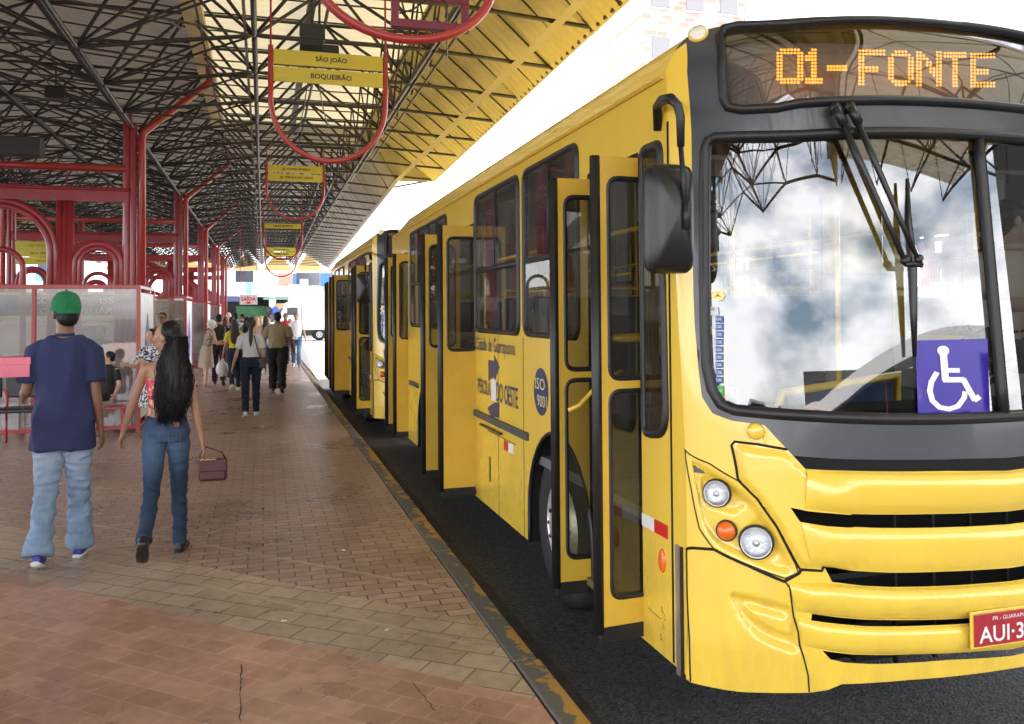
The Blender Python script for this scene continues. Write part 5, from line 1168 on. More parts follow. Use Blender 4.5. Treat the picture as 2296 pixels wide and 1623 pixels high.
def person(label, loc, head=0, H=1.72, sk='tan', f=False, w=1., legs=(18, 5, -14, 18), arms=((-12, 6, 12), (12, 6, 12)), lean=3, hyaw=0, hpitch=0, hroll=0,
           top=None, sleeve='short', hem=.90, topz=1.47, pants=None, kind='trousers', pr=1., shoes=None, hair=HAIRB, hs='short', near=False, seated=None, group=None, loose=0., face=True, hems=None, pstop=.09):
    root = thing('person', label, 'person', (0, 0, 0), group); k = H/1.75; vox = (.0075 if near else .013)*k; V = Vector
    hipx = .088*w; hz = .92
    J = {}
    for s_, (th, kn) in ((-1, legs[:2]), (1, legs[2:])):
        h = V((s_*hipx, 0, hz)); tv = V((0, math.sin(R(th)), -math.cos(R(th)))); kv = h+tv*.43
        sa = th-kn; sv = V((0, math.sin(R(sa)), -math.cos(R(sa)))); a = kv+sv*.41; fp = min(0, sa)*1.0 if seated is None else 0
        if sa > 0 and seated is None: fp = sa*.7
        fd = V((s_*.12, math.cos(R(fp)), math.sin(R(fp)))); toe = a+fd*.17+V((0, 0, -.055 if fp > -12 else -.03)); J[s_] = (h, kv, a, toe, fp, fd)
    low = min(min(J[s_][2].z-.085, J[s_][3].z-.03, (J[s_][2]-V((0, 0, .085))).z) for s_ in (-1, 1))
    if seated is not None: low = -(seated/k-hz+.1)
    sh = V((0, 0, -low))
    for s_ in (-1, 1): J[s_] = tuple(q+sh if isinstance(q, Vector) and i < 4 else q for i, q in enumerate(J[s_]))
    pel = V((0, 0, hz))+sh
    def sp(z, x=0, y=0):                        # point on the leaning spine, z measured on the upright body
        t = z-hz; c_ = pel+V((0, math.sin(R(lean))*t, math.cos(R(lean))*t)); return c_+V((x, y*math.cos(R(lean)), -y*math.sin(R(lean))))
    shw = (.185 if not f else .158)*w
    B = MB(); skn = skin(sk)
    neck = sp(1.50); hc = neck+V((0, math.sin(R(lean*.5))*.13+.012, .122)); Mh = (Matrix.Rotation(R(hyaw), 3, 'Z') @ Matrix.Rotation(R(-hpitch), 3, 'X') @ Matrix.Rotation(R(hroll), 3, 'Y'))
    def hd(x, y, z): return hc+Mh @ V((x, y, z))
    B.ell(hc+Mh @ V((0, -.008, .022)), (.074, .092, .092), 18, 12, Mh); B.ell(hd(0, .022, -.045), (.055, .062, .068), 14, 10, Mh); B.ell(hd(0, .045, -.09), (.026, .026, .02), 10, 8, Mh)
    B.tube([hd(0, .078, .022), hd(0, .094, -.008), hd(0, .104, -.022)], [.008, .012, .015], 8); B.ell(hd(0, .082, -.052), (.022, .014, .007), 10, 6, Mh); B.ell(hd(0, .081, -.062), (.019, .013, .007), 10, 6, Mh)
    for s_ in (-1, 1):
        B.ell(hd(s_*.076, -.004, -.005), (.010, .020, .032), 10, 8, Mh); B.ell(hd(s_*.036, .062, -.020), (.024, .02, .022), 10, 6, Mh); B.ell(hd(s_*.03, .074, .032), (.024, .012, .008), 8, 6, Mh)
    B.tube([sp(1.40), sp(1.47), neck+V((0, .005, .03)), hd(0, -.012, -.04)], [.064*w, .062*w if not f else .05, .059*w if not f else .043, .056 if not f else .042], 14)
    prof = ([(.86, .150, .10), (.94, .165, .112), (1.06, .140, .098), (1.15, .142, .10), (1.28, .160, .108), (1.38, .168, .095), (1.43, .13, .075), (1.48, .06, .055)] if not f else
            [(.86, .155, .11), (.93, .168, .118), (1.02, .135, .096), (1.09, .120, .088), (1.20, .128, .095), (1.30, .142, .108), (1.38, .148, .088), (1.43, .11, .068), (1.48, .05, .05)])
    up = (0, 1, 0)
    B.tube([sp(z) for z, a, b_ in prof], [(a*w*.97, b_*w*.97) for z, a, b_ in prof], 20, up=up)
    A = {}
    for s_, (sw, ab, el) in zip((-1, 1), arms):
        S0 = sp(1.388, s_*shw); d1 = V((s_*math.sin(R(ab)), math.sin(R(sw))*math.cos(R(ab)), -math.cos(R(sw))*math.cos(R(ab)))); E = S0+d1*.285
        # elbow bends forward in the plane of forward / arm
        perp = (V((0, 1, 0))-d1*d1.y); perp = perp.normalized() if perp.length > .05 else V((0, 0, 1)); inw = V((-s_, 0, 0))
        bend = perp if not isinstance(el, tuple) else (perp*(1-abs(el[1]))+inw*el[1]).normalized(); e_ = el if not isinstance(el, tuple) else el[0]
        d2 = (d1*math.cos(R(e_))+bend*math.sin(R(e_))).normalized(); Wr = E+d2*.25; A[s_] = (S0, E, Wr, d1, d2)
        ar = (1. if not f else .85)*w
        B.tube([sp(1.41, s_*shw*.45), S0+V((0, 0, .0)), S0.lerp(E, .3), S0.lerp(E, .75), E, E.lerp(Wr, .25), E.lerp(Wr, .7), Wr, Wr+d2*.03], [.05*ar, .053*ar, .046*ar, .040*ar, .037*ar, .040*ar, .031*ar, .024*ar, .022*ar], 12)
        # hand: palm and five bent fingers
        side_ = d2.cross(V((0, 1, 0))); side_ = side_ if side_.length > .2 else V((1, 0, 0)); side_.normalize(); fw = side_.cross(d2).normalized()
        if fw.y < 0: fw = -fw
        inn = V((-s_, 0, 0)); inn = (inn-d2*inn.dot(d2)); inn = inn.normalized() if inn.length > .1 else fw
        fw = d2.cross(inn).normalized(); fw = fw if fw.y > 0 else -fw
        P0 = Wr+d2*.02; B.tube([Wr, P0+d2*.03, P0+d2*.075], [(.020, .016), (.038, .015), (.038, .013)], 10, up=tuple(inn))
        for q, (o_, ln) in enumerate(((.030, .068), (.010, .077), (-.011, .072), (-.030, .056))):
            b0 = P0+d2*.07+fw*o_; dd = (d2+inn*.30).normalized(); dd2 = (d2+inn*.9).normalized(); B.tube([b0-d2*.01, b0+dd*ln*.5, b0+dd*ln*.5+dd2*ln*.5], [.0095, .0085, .0075], 6)
        tb = P0+d2*.02+fw*.03; B.tube([tb-fw*.01, tb+(fw*.8+d2*.8+inn*.2).normalized()*.035, tb+(fw*.6+d2*1.2+inn*.5).normalized()*.062], [.013, .011, .009], 6)
    for s_ in (-1, 1):
        h, kv, a, toe, fp, fd = J[s_]; lr = (1 if not f else .95)*w*(.84 if pants and kind == 'trousers' else 1)
        B.tube([h+V((0, 0, .04)), h.lerp(kv, .25), h.lerp(kv, .7), kv, kv.lerp(a, .3), kv.lerp(a, .75), a, a+V((0, 0, -.03))], [.082*lr, .082*lr, .062*lr, .052*lr, .054*lr, .040*lr, .033*lr, .03*lr], 14); B.tube([a, a+fd*.05+V((0, 0, -.035)), toe], [.035, .035, .022], 8)
    for v in B.v: v *= k
    body = finish(remesh(B, vox if near else .011*k, 2), 'body', skn, root)
    def sc_(B):
        for v in B.v: v *= k
        return B
    if face:
        b = MB()
        for s_ in (-1, 1):
            b = MB(); b.ell(hd(s_*.031, .0745, .012), (.0125, .009, .0075), 10, 8, Mh); sc_(b).build('eye', mat('eye_white', (.6, .58, .55), .3), root, smooth=True)
            b = MB(); b.ell(hd(s_*.031, .082, .012), (.0055, .003, .006), 8, 6, Mh); sc_(b).build('iris', mat('iris_dark', (.015, .008, .005), .2), root, smooth=True)
            b = MB(); b.tube([hd(s_*.015, .084, .034), hd(s_*.033, .084, .039), hd(s_*.052, .070, .032)], [.003, .004, .002], 6); sc_(b).build('eyebrow', hair if hs != 'bald' else HAIRG, root, smooth=True)
        b = MB(); b.ell(hd(0, .0955, -.0565), (.020, .004, .0055), 10, 6, Mh); sc_(b).build('lips', mat('lips', (.30, .09, .08), .45), root, smooth=True)
    # trousers / skirt
    if pants:
        b = MB(); pp = [(hz-.06, .150, .11), (hz+.02, .172, .124), (hz+.10, .160, .112), (hz+.15, .148, .106)] if not f else [(hz-.06, .155, .12), (hz+.0, .178, .132), (hz+.08, .155, .115), (hz+.115, .145, .106)]
        if kind == 'skirt':
            pts = [(.50, .22, .17), (.65, .21, .16), (.8, .195, .145)]; b.tube([pel+V((0, 0, z-hz)) for z, *_ in pts]+[sp(z) for z, *_ in pp[1:]], [(a*w, b_*w) for _, a, b_ in pts]+[(a*w, b_*w) for _, a, b_ in pp[1:]], 20, up=up)
        else:
            b.tube([sp(z) for z, *_ in pp], [(a*w*1.01, b_*w*1.02) for _, a, b_ in pp], 20, up=up)
            for s_ in (-1, 1):
                h, kv, a, toe, fp, fd = J[s_]; e = a if kind == 'trousers' else kv.lerp(a, .15); e2 = e+(a-kv).normalized()*(.022 if kind == 'trousers' else 0)
                hr_ = hems or (.068 if not f else .056)
                b.tube([h+V((0, 0, .05)), h.lerp(kv, .25), h.lerp(kv, .7), kv, kv.lerp(a, .35), kv.lerp(a, .75), e, e2] if kind == 'trousers' else [h+V((0, 0, .05)), h.lerp(kv, .3), h.lerp(kv, .75), kv, e], [.093*w*pr, .092*w*pr, .074*w*pr, .064*w*pr, .062*w*pr, .056*w*pr+(hr_-.056)*.5, hr_*pr, hr_*pr*1.02] if kind == 'trousers' else [.096*w, .094*w, .085*w, .08*w, .078*w], 14)
        finish(remesh(sc_(b), vox, 2, (.008 if pr < 1.15 else .017, 6, 8, 15), H*7), 'skirt' if kind == 'skirt' else 'trousers', pants, root)
    if top:
        b = MB(); e = .012+loose*.02; tp = [p for p in prof if hem+.03 < p[0] < topz-.03]
        def ev_(z):
            for i in range(len(prof)-1):
                if prof[i][0] <= z <= prof[i+1][0]:
                    t = (z-prof[i][0])/(prof[i+1][0]-prof[i][0]); return (prof[i][1]*(1-t)+prof[i+1][1]*t, prof[i][2]*(1-t)+prof[i+1][2]*t)
            return (prof[0][1], prof[0][2]) if z < prof[0][0] else (prof[-1][1], prof[-1][2])
        zz = [hem]+[z for z in (.8, .88, .94, 1.0, 1.06, 1.12, 1.2, 1.28, 1.36, 1.41, 1.45) if hem+.03 < z < topz-.02]+[topz]
        def rr_(z):
            a, b_ = ev_(z); lo = loose*max(0, (1.40-z))*.10; mn = loose*.155
            return (max(a, mn)*w+e+lo, max(b_, mn*.62)*w+e+lo)
        b.tube([sp(z) for z in zz], [rr_(z) for z in zz], 22, up=up)
        if sleeve != 'none':
            for s_ in (-1, 1):
                S0, E, Wr, d1, d2 = A[s_]; ar = w*(1+.3*loose)
                if sleeve == 'short': b.tube([sp(1.415, s_*shw*.4), sp(1.400, s_*shw*.8), S0.lerp(E, .08), S0.lerp(E, .35), S0.lerp(E, .68+.12*loose)], [.052*ar, .054*ar, .060*ar, .060*ar, .062*ar], 14)
                else: b.tube([sp(1.415, s_*shw*.4), S0+V((0, 0, .004)), S0.lerp(E, .4), E, E.lerp(Wr, .5), E.lerp(Wr, .96)], [.06*ar, .064*ar, .058*ar, .05*ar, .044*ar, .036*ar], 14)
        for v in b.v: pass
        to = finish(remesh(sc_(b), vox, 2, (.008+.014*loose, 6, 6, 2.6), H*3), 'shirt', top, root)
        if topz > 1.44 and sleeve != 'none':
            b = MB(); b.tube([neck+V((.060*w*math.cos(t*.3491), .004+.060*w*math.sin(t*.3491), -.015+.004*math.sin(t*.3491)-.0)) for t in range(18)], [(.007, .017)]*18, 6, closed=True, up=(0, 0, 1)); sc_(b).build('collar', top, root, smooth=True)
    if shoes:
        ms, so_ = shoes if isinstance(shoes, tuple) else (shoes, shoes)
        for s_ in (-1, 1):
            h, kv, a, toe, fp, fd = J[s_]; fwd = V((fd.x, fd.y, fd.z)).normalized(); dn = V((0, fwd.z, -fwd.y)).normalized()
            hl = a+dn*.055-fwd*.035
            b = MB(); b.tube([a+dn*.0-fwd*.012, a+dn*.035-fwd*.008], [.043, .046], 12); b.tube([hl-fwd*.028+dn*.0, hl+fwd*.02, hl+fwd*.09, hl+fwd*.16, hl+fwd*.205], [(.026, .028), (.036, .036), (.040, .034), (.040, .024), (.020, .012)], 12, up=(1, 0, 0), sq=None)
            o = finish(remesh(sc_(b), .008*k, 2), 'shoe', ms, root)
            b = MB(); b.tube([hl-fwd*.034+dn*.028, hl+fwd*.03+dn*.028, hl+fwd*.12+dn*.026, hl+fwd*.19+dn*.02, hl+fwd*.212+dn*.012], [(.014, .028), (.015, .037), (.012, .044), (.010, .038), (.006, .018)], 12, up=(1, 0, 0)); sc_(b).build('sole', so_, o, smooth=True)
    # hair
    b = MB()
    if hs in ('short', 'long', 'pony', 'bun', 'fluffy', 'cap'):
        g = .0 if hs != 'fluffy' else .018
        b.ell(hd(0, -.022, .034), (.083+g, .092+g, .088+g), 18, 12, Mh); b.ell(hd(0, -.055, -.02), (.066+g, .052+g, .062+g), 14, 10, Mh)
        for s_ in (-1, 1): b.ell(hd(s_*.066, -.012, .018), (.014, .045, .045), 10, 8, Mh)
    if hs == 'long':
        b.tube([hd(0, -.04, .06), hd(0, -.075, .0), hd(0, -.09, -.08)]+[sp(z, 0, -.115-.02*math.sin((1.42-z)*3)) for z in (1.38, 1.30, 1.20, 1.13)], [(.06, .05), (.088, .055), (.092, .05), (.11, .04), (.115, .04), (.10, .035), (.06, .02)], 16, up=up)
    if hs == 'pony': b.ell(hd(0, -.10, .04), (.03, .03, .03), 10, 8); b.tube([hd(0, -.10, .045), hd(0, -.135, .0), hd(0, -.125, -.10), sp(1.33, 0, -.13), sp(1.22, 0, -.13)], [.025, .034, .036, .03, .012], 10)
    if hs == 'bun': b.ell(hd(0, -.09, .05), (.035, .035, .035), 10, 8)
    if hs != 'bald' and b.v: finish(remesh(sc_(b), .009*k if near else .012, 1, (.004 if hs != 'fluffy' else .009, 30, 30, 30 if hs == 'fluffy' else 6), 3), 'hair', hair, root)
    root['_'] = 0; del root['_']
    root.location = loc; root.rotation_euler = (0, 0, R(head))
    Mx = Matrix.Translation(loc) @ Matrix.Rotation(R(head), 4, 'Z')
    return root, dict(k=k, A={s_: tuple(x*k for x in A[s_][:3])+A[s_][3:] for s_ in A}, hd=lambda x, y, z: hd(x, y, z)*k, sp=lambda z, x=0, y=0: sp(z, x, y)*k, J=J, M=Mx, Mh=Mh, sc=sc_)
PF = .15
def G(X, Y): return PZ(X, Y, PF)
def sc_build(B, nm, m_, parent, smooth=True): return B.build(nm, m_, parent, smooth=smooth)
# --- man in green cap and blue polo
POLO = cloth('navy', (.020, .026, .085), .15, 3); 
def denim(nm, c, hi, z0, z1_):
    m = mat('denim_'+nm, c, .85, var=.25, vscale=9, bump=.5, bscale=300, bdist=.002); nt = m.node_tree; b = nt.nodes['Principled BSDF']
    rr = [n for n in nt.nodes if n.type == 'VALTORGB'][0]; tc = N(nt, 'ShaderNodeTexCoord'); nz = N(nt, 'ShaderNodeTexNoise'); nz.inputs['Scale'].default_value = 5; nz.inputs['Detail'].default_value = 3
    xyz = N(nt, 'ShaderNodeSeparateXYZ'); nt.links.new(tc.outputs['Object'], xyz.inputs[0]); nt.links.new(tc.outputs['Object'], nz.inputs['Vector'])
    q = N(nt, 'ShaderNodeMapRange'); q.inputs[1].default_value = z0; q.inputs[2].default_value = z1_; q.inputs[3].default_value = 0; q.inputs[4].default_value = 1; nt.links.new(xyz.outputs[2], q.inputs[0])
    r2 = N(nt, 'ShaderNodeValToRGB'); e = r2.color_ramp.elements; e[0].position = 0; e[0].color = (0, 0, 0, 1); e[1].position = 1; e[1].color = (0, 0, 0, 1); x = e.new(.5); x.color = (1, 1, 1, 1); nt.links.new(q.outputs[0], r2.inputs[0])
    mu = N(nt, 'ShaderNodeMath', operation='MULTIPLY'); nt.links.new(r2.outputs[0], mu.inputs[0]); nt.links.new(nz.outputs['Fac'], mu.inputs[1])
    mx = N(nt, 'ShaderNodeMix', data_type='RGBA'); mx.inputs['B'].default_value = (*hi, 1); nt.links.new(mu.outputs[0], mx.inputs['Factor']); nt.links.new(rr.outputs[0], mx.inputs['A']); nt.links.new(mx.outputs['Result'], b.inputs['Base Color']); return m
WHS_ = mat('shoe_white', (.6, .6, .58), .5); SBLU = mat('shoe_blue', (.03, .04, .25), .45); SBLK = mat('shoe_black', (.012, .012, .013), .4); SGR = mat('shoe_grey', (.2, .2, .2), .6)
man, md = person('man in a green cap and loose dark blue polo, pink box under his left arm', G(140, 1258), head=-4, H=1.83, sk='brown', w=.90, legs=(-7, 16, 9, 3), arms=((-2, 13, (80, -.25)), (-4, 6, 12)), lean=2, hyaw=30,
    top=POLO, hem=.735, loose=.62, pants=denim('pale', (.17, .25, .36), (.42, .50, .60), .45, 1.05), pr=1.16, shoes=(SBLU, WHS_), hs='short', near=True, hems=.074)
hd, sc2, Mh = md['hd'], md['sc'], md['Mh']
CAPG = cloth('green', (.012, .16, .06), .12, 12); kk = md['k']
b = MB(); n = 28; rows = [(1.0, .012), (1.03, .035), (1.0, .07), (.88, .105), (.62, .132), (.3, .143), (.02, .146)]
for s_, z in rows:
    for j in range(n): th = 2*math.pi*j/n; b.v.append(hd(.088*s_*math.cos(th), -.012+.105*s_*math.sin(th), z+.012+(-.018 if math.sin(th) < -.6 and z < .04 else 0)))
for i in range(len(rows)-1):
    for j in range(n): b.f.append((i*n+j, i*n+(j+1) % n, (i+1)*n+(j+1) % n, (i+1)*n+j)); b.mi.append(0)
cap = b.build('cap', CAPG, man, smooth=True)
b = MB(); br = [hd(.075*math.cos(R(a)), .07+.085*math.sin(R(a)), .030-.01*math.sin(R(a))) for a in range(0, 181, 15)]; b.prism(br, (0, 0, .006)); b.build('peak', CAPG, cap)
b = MB(); b.ell(hd(0, -.106, .048), (.032, .012, .024), 12, 8, Mh); b.build('cap_opening', HAIRB, cap, smooth=True)
b = MB(); b.ell(hd(0, -.015, .16), (.009, .009, .006), 8, 6); b.build('cap_button', CAPG, cap, smooth=True)
b = MB(); b.tube([hd(.035*math.cos(R(a)), -.114, .040+.03*math.sin(R(a))) for a in range(0, 181, 20)], .004, 6); b.build('cap_strap', CAPG, cap, smooth=True)
PINK = mat('pink_card', (.75, .20, .28), .6, var=.08, vscale=6); wr = md['M'] @ md['A'][-1][2]
bx = PY(4, 824, wr.y-.22)
t = thing('pink_box', 'pink lidded cardboard box carried on the forearm of the man in the cap', 'box', bx); Mr = Matrix.Rotation(R(8), 3, 'Z')
B = MB(); B.box(bx+Vector((0, 0, -.01)), (.36, .26, .105), Mr); B.build('box_body', PINK, t, bevel=.004); B = MB(); B.box(bx+Vector((0, 0, .048)), (.372, .272, .05), Mr); B.build('lid', PINK, t, bevel=.004)
# --- girl with long hair
FLOR = mat('floral_top', (.55, .06, .12), .8)
def floral(m, cols, sc__):
    nt = m.node_tree; b = nt.nodes['Principled BSDF']; tc = N(nt, 'ShaderNodeTexCoord'); v = N(nt, 'ShaderNodeTexVoronoi'); v.inputs['Scale'].default_value = sc__; r = N(nt, 'ShaderNodeValToRGB'); r.color_ramp.interpolation = 'CONSTANT'
    e = r.color_ramp.elements
    while len(e) < len(cols): e.new(.5)
    for i, c in enumerate(cols): e[i].position = i/len(cols); e[i].color = (*c, 1)
    s_ = N(nt, 'ShaderNodeSeparateColor'); nt.links.new(tc.outputs['Object'], v.inputs['Vector']); nt.links.new(v.outputs['Color'], s_.inputs[0]); nt.links.new(s_.outputs[0], r.inputs[0]); nt.links.new(r.outputs[0], b.inputs['Base Color'])
floral(FLOR, [(.55, .05, .11), (.60, .10, .14), (.05, .03, .06), (.62, .22, .20), (.65, .50, .20), (.50, .03, .10)], 45)
girl, gd = person('young woman with very long black hair, floral crop top and blue jeans, head turned left', G(372, 1246), head=-2, H=1.665, sk='tan', f=True, w=.93, legs=(-15, 36, 10, 4), arms=((14, 20, 12), (-8, 11, 12)), lean=-1, hyaw=72, hpitch=0,
    top=FLOR, sleeve='none', hem=1.10, topz=1.32, pants=denim('dark', (.013, .032, .075), (.10, .17, .28), .55, 1.0), pr=.93, shoes=(SBLK, SBLK), hs='none', near=True, hems=.055)
hd, sp_, kk = gd['hd'], gd['sp'], gd['k']
b = MB(); b.ell(hd(0, -.036, .036), (.084*kk, .088*kk, .088*kk), 18, 12, gd['Mh']); b.ell(hd(.0, -.06, -.02), (.072*kk, .055*kk, .08*kk), 14, 10, gd['Mh'])
cl = [hd(0, -.07, .05), hd(.0, -.085, -.02), sp_(1.46, .06, -.07), sp_(1.37, .068, -.10), sp_(1.27, .07, -.115), sp_(1.18, .065, -.12), sp_(1.11, .055, -.12), sp_(1.04, .045, -.12)]
b.tube(cl, [(.045, .06), (.058, .07), (.088, .06), (.102, .05), (.108, .042), (.088, .034), (.055, .022), (.015, .01)], 18, up=(0, 1, 0))
hair_o = finish(remesh(b, .008, 1, (.006, 40, 20, 3), 2), 'hair', HAIRB, girl)
random.seed(21); b = MB()
for i in range(420):
    a = random.uniform(0, 2*math.pi); rr = random.uniform(.75, 1.06); pts = []; wv = random.uniform(-.03, .03); end = random.uniform(4.6, 7.6); m_ = 9
    RR = [(.045, .06), (.055, .07), (.088, .06), (.106, .05), (.116, .045), (.108, .038), (.095, .03), (.08, .02)]
    for j in range(m_+1):
        t_ = .6+(end-.6)*j/m_; i0 = min(6, int(t_)); ff = t_-i0; c = cl[i0].lerp(cl[i0+1], ff); rx = RR[i0][0]*(1-ff)+RR[i0+1][0]*ff; ry = RR[i0][1]*(1-ff)+RR[i0+1][1]*ff
        pts.append(c+Vector((math.cos(a)*rx*rr+wv*math.sin(t_*2.2+i), math.sin(a)*ry*rr, -.0)))
    if end > 6.2: pts[-1] += Vector((random.uniform(-.03, .03), 0, -random.uniform(0, .05)))
    b.tube(pts, [.0022]+[.0034]*(m_-1)+[.0008], 3)
b.build('strands', HAIRB, hair_o, smooth=True)
b = MB(); b.box(sp_(.99, .085, -.125), (.045, .006, .03)); b.build('back_patch', mat('leather_patch', (.16, .07, .03), .7), girl)
for s_ in (-1, 1):
    b = MB(); q = [sp_(.94, s_*.03, -.135), sp_(.94, s_*.115, -.115), sp_(.83, s_*.11, -.125), sp_(.81, s_*.07, -.14), sp_(.83, s_*.035, -.14)]; b.tube(q, .0018, 5, closed=True); b.build('pocket_seam', mat('stitch', (.10, .14, .2), .8), girl)
# handbag in her right hand
hw = gd['M'] @ (gd['A'][1][2]+gd['A'][1][4]*.07); WINE = mat('wine_leather', (.055, .008, .014), .4, var=.2, vscale=12, bump=.3, bscale=80, bdist=.003)
hb = hw+Vector((.065, .0, -.16)); t = thing('handbag', 'dark wine red handbag with gold chain swinging from her right hand', 'handbag', hb)
B = MB(); B.box(hb, (.19, .075, .155)); B.build('bag_body', WINE, t, bevel=.02); B = MB(); B.box(hb+Vector((0, -.038, .035)), (.188, .018, .085)); B.build('flap', WINE, t, bevel=.007)
B = MB(); B.tube([hb+Vector((-.085, 0, .07)), hb+Vector((-.09, 0, .10)), hw+Vector((-.0, 0, .01)), hb+Vector((.06, 0, .12)), hb+Vector((.085, 0, .07))], .006, 6); B.build('strap', WINE, t, smooth=True)
B = MB(); GOLD = mat('gold_metal', (.7, .5, .18), .25, 1.)
for i in range(9): B.ell(hb+Vector((-.08+.012*i, -.04, .078+.005*math.sin(i*2))), (.008, .005, .007), 6, 4)
B.build('chain_trim', GOLD, t, smooth=True)
# --- person cut by the left edge
person('person in a magenta shirt cut by the left edge, only an elbow in view', PZ(-128, 1330, PF), head=-10, H=1.42, sk='tan', w=1.0, top=cloth('magenta', (.42, .03, .10)), pants=cloth('black', (.015, .015, .017)), shoes=SBLK, arms=((5, 8, 30), (-20, 16, 40)), near=True, legs=(10, 5, -10, 15))
# --- people further down the platform
BLK_C = cloth('black', (.015, .015, .017)); NAVC = cloth('ink', (.012, .016, .035)); DARK = cloth('dark_trousers', (.014, .012, .012))
wt, wd = person('woman in a white T-shirt and dark jeans walking away, thin bag strap across her back', G(562, 932), head=0, H=1.64, sk='light', f=True, w=1.03, legs=(-8, 10, 7, 4), arms=((4, 16, 14), (-4, 9, 10)), top=cloth('white', (.62, .62, .64), .04), sleeve='short', hem=.93, pants=NAVC, pr=1.0, shoes=(WHS_, WHS_), hs='pony', hair=HAIRBR, near=True)
bp = wd['M'] @ wd['sp'](.93, .17, -.03); t = thing('shoulder_bag', 'small black shoulder bag at the right hip of the woman in white', 'bag', bp); B = MB(); B.box(bp, (.17, .10, .19)); B.build('bag_body', BLK, t, bevel=.02)
B = MB(); B.tube([bp+Vector((0, -.05, .09)), wd['M'] @ wd['sp'](1.15, .12, -.14), wd['M'] @ wd['sp'](1.40, .06, -.105), wd['M'] @ wd['sp'](1.455, .05, -.02)], [(.012, .003)]*4, 6); B.build('strap', BLK, t, smooth=True)
yt, yd = person('woman in a yellow T-shirt and dark jeans, long brown hair', G(526, 874), head=6, H=1.60, sk='tan', f=True, legs=(-14, 22, 10, 4), arms=((2, 12, 10), (6, 8, 15)), top=cloth('yellow', (.62, .52, .03)), pants=NAVC, shoes=(mat('shoe_lime', (.35, .5, .1), .5), WHS_), hs='long', hair=HAIRBR)
bg_ = yd['M'] @ (yd['A'][-1][2]+Vector((-.02, 0, -.30))); t = thing('plastic_bag', 'white plastic carrier bag hanging from the hand of the woman in yellow', 'bag', bg_); B = MB(); B.ell(bg_+Vector((0, 0, -.02)), (.13, .09, .17), 14, 10); B.tube([bg_+Vector((0, 0, .08)), bg_+Vector((.01, 0, .22))], [.07, .015], 10)
finish_m = remesh(B, .02, 1, (.012, 14, 14, 8), 4); finish_m.materials.append(mat('plastic_white', (.62, .62, .64), .35)); finish_m.transform(Matrix.Translation(-bg_)); o = bpy.data.objects.new('bag_body', finish_m); finish_m.polygons.foreach_set('use_smooth', [True]*len(finish_m.polygons)); col.objects.link(o); o.parent = t
person('man in a khaki shirt and black trousers walking away beside the kerb', G(622, 878), head=-3, H=1.76, sk='brown', w=1.12, legs=(14, 6, -16, 14), arms=((6, 14, 12), (-8, 15, 14)), top=cloth('khaki', (.30, .25, .16), .08), hem=.95, loose=.35, pants=DARK, pr=1.25, shoes=mat('shoe_brown', (.07, .035, .02), .5), hs='short')
person('man in a white T-shirt with a jacket round his waist, walking towards the camera', G(664, 822), head=178, H=1.74, sk='tan', legs=(12, 5, -12, 20), arms=((-6, 12, 20), (6, 14, 30)), top=cloth('white', (.62, .62, .64), .04), pants=denim('mid', (.05, .10, .20), (.2, .3, .45), .3, .8), shoes=(SGR, WHS_), hs='short', hair=HAIRBR)
# jacket tied at the waist belongs to the same man: a flared cloth
person('man in a red T-shirt and dark cap coming towards the camera', PZ(640, 815, PF), head=176, H=1.74, sk='brown', top=cloth('red', (.45, .02, .03)), pants=BLK_C, shoes=SBLK, hs='short')
person('woman in a pale pink top, dark hair down her back, behind the khaki shirt', G(596, 838), head=4, H=1.66, sk='light', f=True, w=1.15, top=cloth('pale_pink', (.62, .42, .38), .05), hem=.9, pants=cloth('pale_blue', (.20, .28, .42)), shoes=WHS_, hs='long', hair=HAIRBR)
person('child in an orange top between the red and white shirts', G(650, 800), head=180, H=1.52, sk='tan', top=cloth('orange', (.60, .16, .05)), pants=BLK_C, shoes=SBLK, hs='short', hair=HAIRBR)
bm, bd = person('man in black wearing a black backpack, walking away near the red posts', G(491, 862), head=3, H=1.72, sk='tan', w=1.08, top=BLK_C, hem=.9, pants=cloth('maroon_dark', (.035, .014, .018)), shoes=SBLK, hs='short', arms=((-6, 10, 30), (8, 12, 50)))
p = bd['M'] @ bd['sp'](1.22, 0, -.17); t = thing('backpack', 'black backpack worn by the man in black', 'backpack', p); B = MB(); B.box(p, (.30, .16, .44)); B.build('bag_body', mat('nylon_black', (.01, .01, .011), .6, bump=.3), t, bevel=.06); B = MB(); B.box(p+Vector((0, -.10, -.08)), (.23, .07, .22)); B.build('front_pocket', MATS['nylon_black'], t, bevel=.03)
OLD = mat('print_dress', (.35, .28, .20), .85); floral(OLD, [(.40, .32, .22), (.10, .07, .05), (.5, .42, .32), (.30, .2, .13)], 60)
ow, od = person('elderly woman with fluffy white hair in a patterned top, bending over her black bag', G(462, 868), head=-68, H=1.58, sk='light', f=True, w=1.1, legs=(2, 2, -2, 2), lean=14, hpitch=-34, arms=((22, 6, 78), (18, 6, 72)), top=OLD, sleeve='none', hem=.88, pants=cloth('beige', (.42, .34, .25), .06), kind='skirt', shoes=mat('shoe_tan', (.35, .25, .15), .6), hs='fluffy', hair=HAIRW)
p = od['M'] @ (od['A'][1][2]+Vector((0, .08, -.08))); t = thing('small_bag', 'black handbag held by the elderly woman', 'handbag', p); B = MB(); B.box(p, (.12, .24, .17)); B.build('bag_body', BLK, t, bevel=.03); B = MB(); B.tube([p+Vector((0, -.1, .07)), p+Vector((0, -.05, .17)), p+Vector((0, .05, .17)), p+Vector((0, .1, .07))], .008, 6); B.build('handle', BLK, t, smooth=True)
PLD = mat('plaid', (.12, .14, .2), .85); floral(PLD, [(.06, .07, .12), (.35, .35, .38), (.12, .14, .2)], 40)
